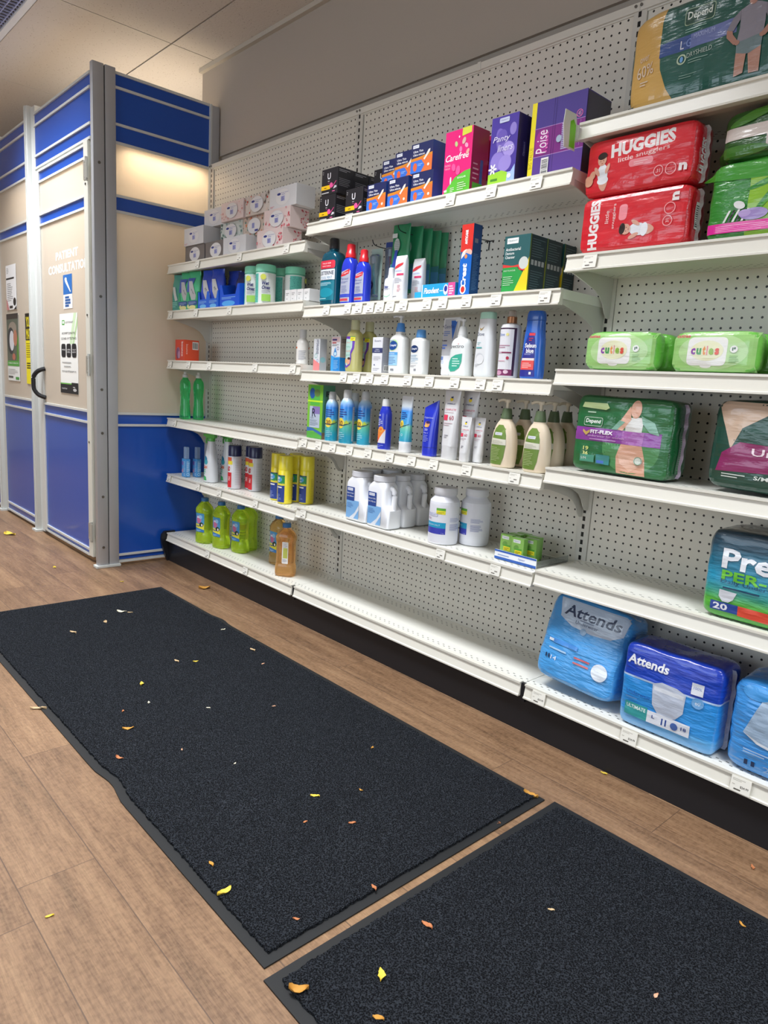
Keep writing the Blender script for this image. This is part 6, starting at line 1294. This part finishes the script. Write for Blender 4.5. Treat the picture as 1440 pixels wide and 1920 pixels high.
softpack('underwear_pack', 'green pack with a purple band and a woman in white, on the fourth shelf', (1.434, -.180, zR[3]+.003), .286, .100, .208, bagm('#1f5c34'), art=dep, sideart=lambda a: (a.rect(.30, .04, .7, .7, '#2a5c38'), a.bars(.4, .1, .6, .6, 16, '#6a9a74', .3)), seam='#c8b8cc', seed=11, n=12, bul=.06, ry=.012, cat='underwear pack')
def dep2(a):
    a.rect(0, 0, 1, 1, '#17463a'); a.poly([(0, .98), (.14, .45), (.20, .70), (.45, .96), (.6, 1), (0, 1)], '#c8ae98'); a.poly([(.05, .18), (.98, .26), (1, .62), (.50, .52), (.20, .54), (.08, .40)], '#8a2460'); a.rect(.42, .70, .92, .90, '#8fb0a0', .03); a.rect(.425, .71, .915, .89, '#1f5a48', .03); a.text('Depend', .68, .80, .11, '#e8eeea', w=.42, bold=.02, ital=.1); a.text('for Women', .66, .61, .085, '#d4a8bc', w=.50, ital=.15)
    a.text('Underwear', .62, .44, .085, '#f0dce6', w=.66, bold=.01); a.poly([(.40, .36), (1, .28), (1, .36), (.48, .40)], '#d0a8bc'); a.text('S/M', .38, .15, .045, '#dfe8e2', w=.1, bold=.02); a.text('20', .66, .13, .07, '#e6ece8', w=.10, bold=.02); a.bars(.1, .12, .28, .18, 2, '#cfd8d2', .4); a.ell(.72, .26, .08, .09, '#d8a8b8'); a.ring(.72, .26, .07, .01, '#a85a80'); a.poly([(.82, .30), (1, .28), (1, .06), (.90, .05), (.84, .14)], '#e0b4a8')
softpack('underwear_pack', 'dark green and plum pack cut off by the right edge of the photo', (1.838, -.150, zR[3]+.0045), .34, .16, .215, bagm('#17463a'), art=dep2, seed=13, n=9, bul=.07, ry=.02, cat='underwear pack')
# fifth right shelf
PREV = NT('prevail_print', rough=.3, Coat_Weight=.7); PREV.i['Coat Roughness'].default_value = .07; x, y, z = PREV.sep(PREV.coord())
PREV.col(PREV.ramp(PREV.math('DIVIDE', z, .225), [(0, '#4aa838'), (.20, '#52b03c'), (.30, '#2f9a8a'), (.42, '#1f9ac0'), (.60, '#1c7a9a'), (.80, '#1d4a60'), (1, '#1c3444')])).bump(PREV.noise(PREV.map(PREV.coord(), (1, 1, 4)), 26, 4), .35, .01)
def prev(a):
    a.text('Prevail', .42, .70, .24, '#e6ebf2', w=.66, bold=.03); a.text('PER-FIT', .36, .50, .12, '#6cc83c', w=.52, bold=.03); a.text('Daily Underwear', .32, .42, .06, '#1c4a6a', w=.44); a.bars(.12, .34, .5, .38, 1, '#174a68', .5); a.poly([(.10, .32), (.22, .31), (.20, .22), (.17, .18), (.13, .18), (.10, .24)], '#c8ccd4'); a.rect(.05, .06, .24, .17, '#2b4a9c'); a.text('20', .12, .115, .08, '#eef0f8', w=.10, bold=.03); a.poly([(.24, .05), (.58, .03), (.61, .10), (.58, .16), (.24, .17)], '#e0503c'); a.poly([(.58, .04), (1, .02), (1, .15), (.58, .16)], '#e8764a')
softpack('underwear_pack', 'teal to green pack with large white lettering, on the fifth shelf', (1.882, -.145, zR[4]+ZF), .36, .17, .218, PREV.m, art=prev, seed=14, n=12, bul=.05, cat='underwear pack')
# right base deck
def zramp(name, stops, h, st=.4):
    n = NT(name, rough=.26, Coat_Weight=.8); n.i['Coat Roughness'].default_value = .06; x, y, z = n.sep(n.coord())
    n.col(n.ramp(n.math('DIVIDE', z, h), stops)).bump(n.noise(n.map(n.coord(), (1, 1, 4)), 24, 4), st, .01); return n.m
def att1(a):
    a.poly([(.10, .98), (.16, .76), (.34, .68), (.60, .66), (.84, .68), (.97, .76), (1, .99)], '#b9cbe0'); a.text('Attends', .56, .86, .135, '#23395c', w=.74, bold=.02, ital=.12); a.bars(.42, .77, .7, .80, 1, '#7c90ac', .5); a.text('Underwear', .52, .745, .04, '#3a4a6c', w=.30); a.ell(.50, .66, .04, .04, '#8fb4d8')
    a.rect(.16, .42, .50, .47, '#4a90dc'); a.bars(.10, .43, .2, .47, 1, '#e4eef8', .8); a.bars(.12, .34, .5, .38, 1, '#a8d0f0', .5); a.text('14', .22, .24, .05, '#e8f0f8', w=.08); a.poly([(.1, .22), (.12, .22), (.12, .27), (.1, .27)], '#23395c'); a.poly([(.14, .22), (.16, .22), (.16, .27), (.14, .27)], '#23395c'); a.rect(.48, .33, .68, .35, '#c85a5c'); a.rect(.48, .27, .68, .29, '#c85a5c'); a.ell(.82, .28, .10, .10, '#dfe8f2')
BLUEB = bagm('#4aa0e4', .24, .9, .45)
softpack('underwear_pack', 'light blue pack leaning back at the left of the base deck', (1.365, -.170, zB+.019), .262, .13, .262, BLUEB, rx=-.24, ry=.05, rot=.0, art=att1, seed=15, n=8, bul=.12, wr=.003, cat='underwear pack')
def att2(a):
    a.text('Attends', .26, .84, .12, '#eef2fa', w=.46, bold=.03, ital=.12); a.poly([(.34, .62), (.44, .67), (.60, .66), (.70, .62), (.69, .38), (.62, .28), (.52, .24), (.42, .27), (.36, .36)], '#c3cddf'); a.poly([(.36, .60), (.68, .60), (.68, .55), (.36, .55)], '#dfe5ee')
    a.rect(.74, .66, .86, .80, '#dfe5f0'); a.text('100%', .80, .74, .03, '#3a5cae', w=.08); a.ell(.82, .57, .06, .065, '#6fa8dc'); a.text('60', .82, .57, .05, '#dfe8f4', w=.05); a.text('Underwear', .20, .42, .055, '#2b62b4', w=.28); a.bars(.06, .34, .26, .38, 1, '#5a9ad8', .5)
    a.rect(.06, .12, .78, .27, '#dfe4ee'); a.rect(.06, .12, .32, .29, '#3a9a9c'); a.text('ULTIMATE', .19, .24, .045, '#e4f4f2', w=.22, bold=.02); a.text('L', .39, .21, .04, '#2b4a94', w=.03, bold=.02); a.poly([(.48, .15), (.495, .15), (.495, .23), (.48, .23)], '#2b4a94'); a.poly([(.52, .15), (.535, .15), (.535, .23), (.52, .23)], '#2b4a94'); a.ell(.62, .19, .04, .045, '#4a6aae'); a.text('18', .72, .20, .045, '#2b4a94', w=.055, bold=.02)
A2 = zramp('blue_pack_print', [(0, '#7cb8ee'), (.16, '#62b2ee'), (.20, '#3a9ae6'), (.595, '#2a90e0'), (.605, '#b8d0ee'), (.615, '#b8d0ee'), (.625, '#1c48c0'), (1, '#1c3eb4')], .232)
softpack('underwear_pack', 'blue pack with a navy top and a white underwear picture', (1.656, -.175, zB+ZF), .262, .120, .232, A2, art=att2, seam='#dfe4f4', seed=16, n=12, bul=.10, wr=.0025, cat='underwear pack')
def att3(a):
    a.poly([(.12, .44), (.20, .72), (.28, .98), (1, .98), (1, .30), (.5, .34), (.26, .38)], '#9db4cc'); a.poly([(.12, .44), (.26, .38), (.5, .34), (1, .30), (1, .27), (.5, .31), (.24, .355)], '#dfe6ee'); a.ell(.18, .90, .12, .08, '#4aa0e8'); a.text('Attends', .74, .55, .13, '#243858', w=.62, bold=.03, ital=.12); a.text('Attends', .80, .84, .06, '#4a6484', w=.36, ital=.12)
    a.rect(.50, .20, .66, .27, '#2a6cd0'); a.bars(.14, .22, .42, .28, 2, '#a8cdf0', .5); a.text('20', .38, .10, .07, '#8fbcea', w=.12); a.poly([(.16, .08), (.19, .08), (.19, .14), (.16, .14)], '#23395c'); a.poly([(.22, .08), (.25, .08), (.25, .14), (.22, .14)], '#23395c')
softpack('underwear_pack', 'light blue and silver pack at the right photo edge on the base deck', (1.952, -.150, zB+ZF), .285, .165, .235, bagm('#3f96e2', .24, .9, .45), art=att3, seed=17, n=8, bul=.10, wr=.003, cat='underwear pack')
softpack('underwear_pack', 'dark blue pack behind the silver one at the right photo edge', (2.02, -.035, zB+ZF), .26, .055, .262, bagm('#1f4090'), seed=18, n=6, bul=.05, cat='underwear pack')
# green and white shelf talker at the end of the topmost right shelf
t = thing('shelf_flag', 'white and green plastic flag clipped to the end of the topmost shelf', 'sign', (1.2215, -.262, zR[0]-.028))
bm = prism(bmesh.new(), [(0, -.045), (-.050, -.045), (-.060, .010), (-.056, .045), (-.006, .045), (.0, .02)], 'x', -.0006, .0006); obj('plastic_flag', bm, M('#dfe4da', .4), t)
bm = prism(bmesh.new(), [(-.004, -.040), (-.028, -.040), (-.030, .022), (-.016, .030), (-.004, .018)], 'x', -.0010, .0010); obj('green_panel', bm, M('#7fd42c', .4), t)
obj('clip', B(-.003, -.002, -.02, .004, .010, .02), M('#d8dcd4', .4), t)
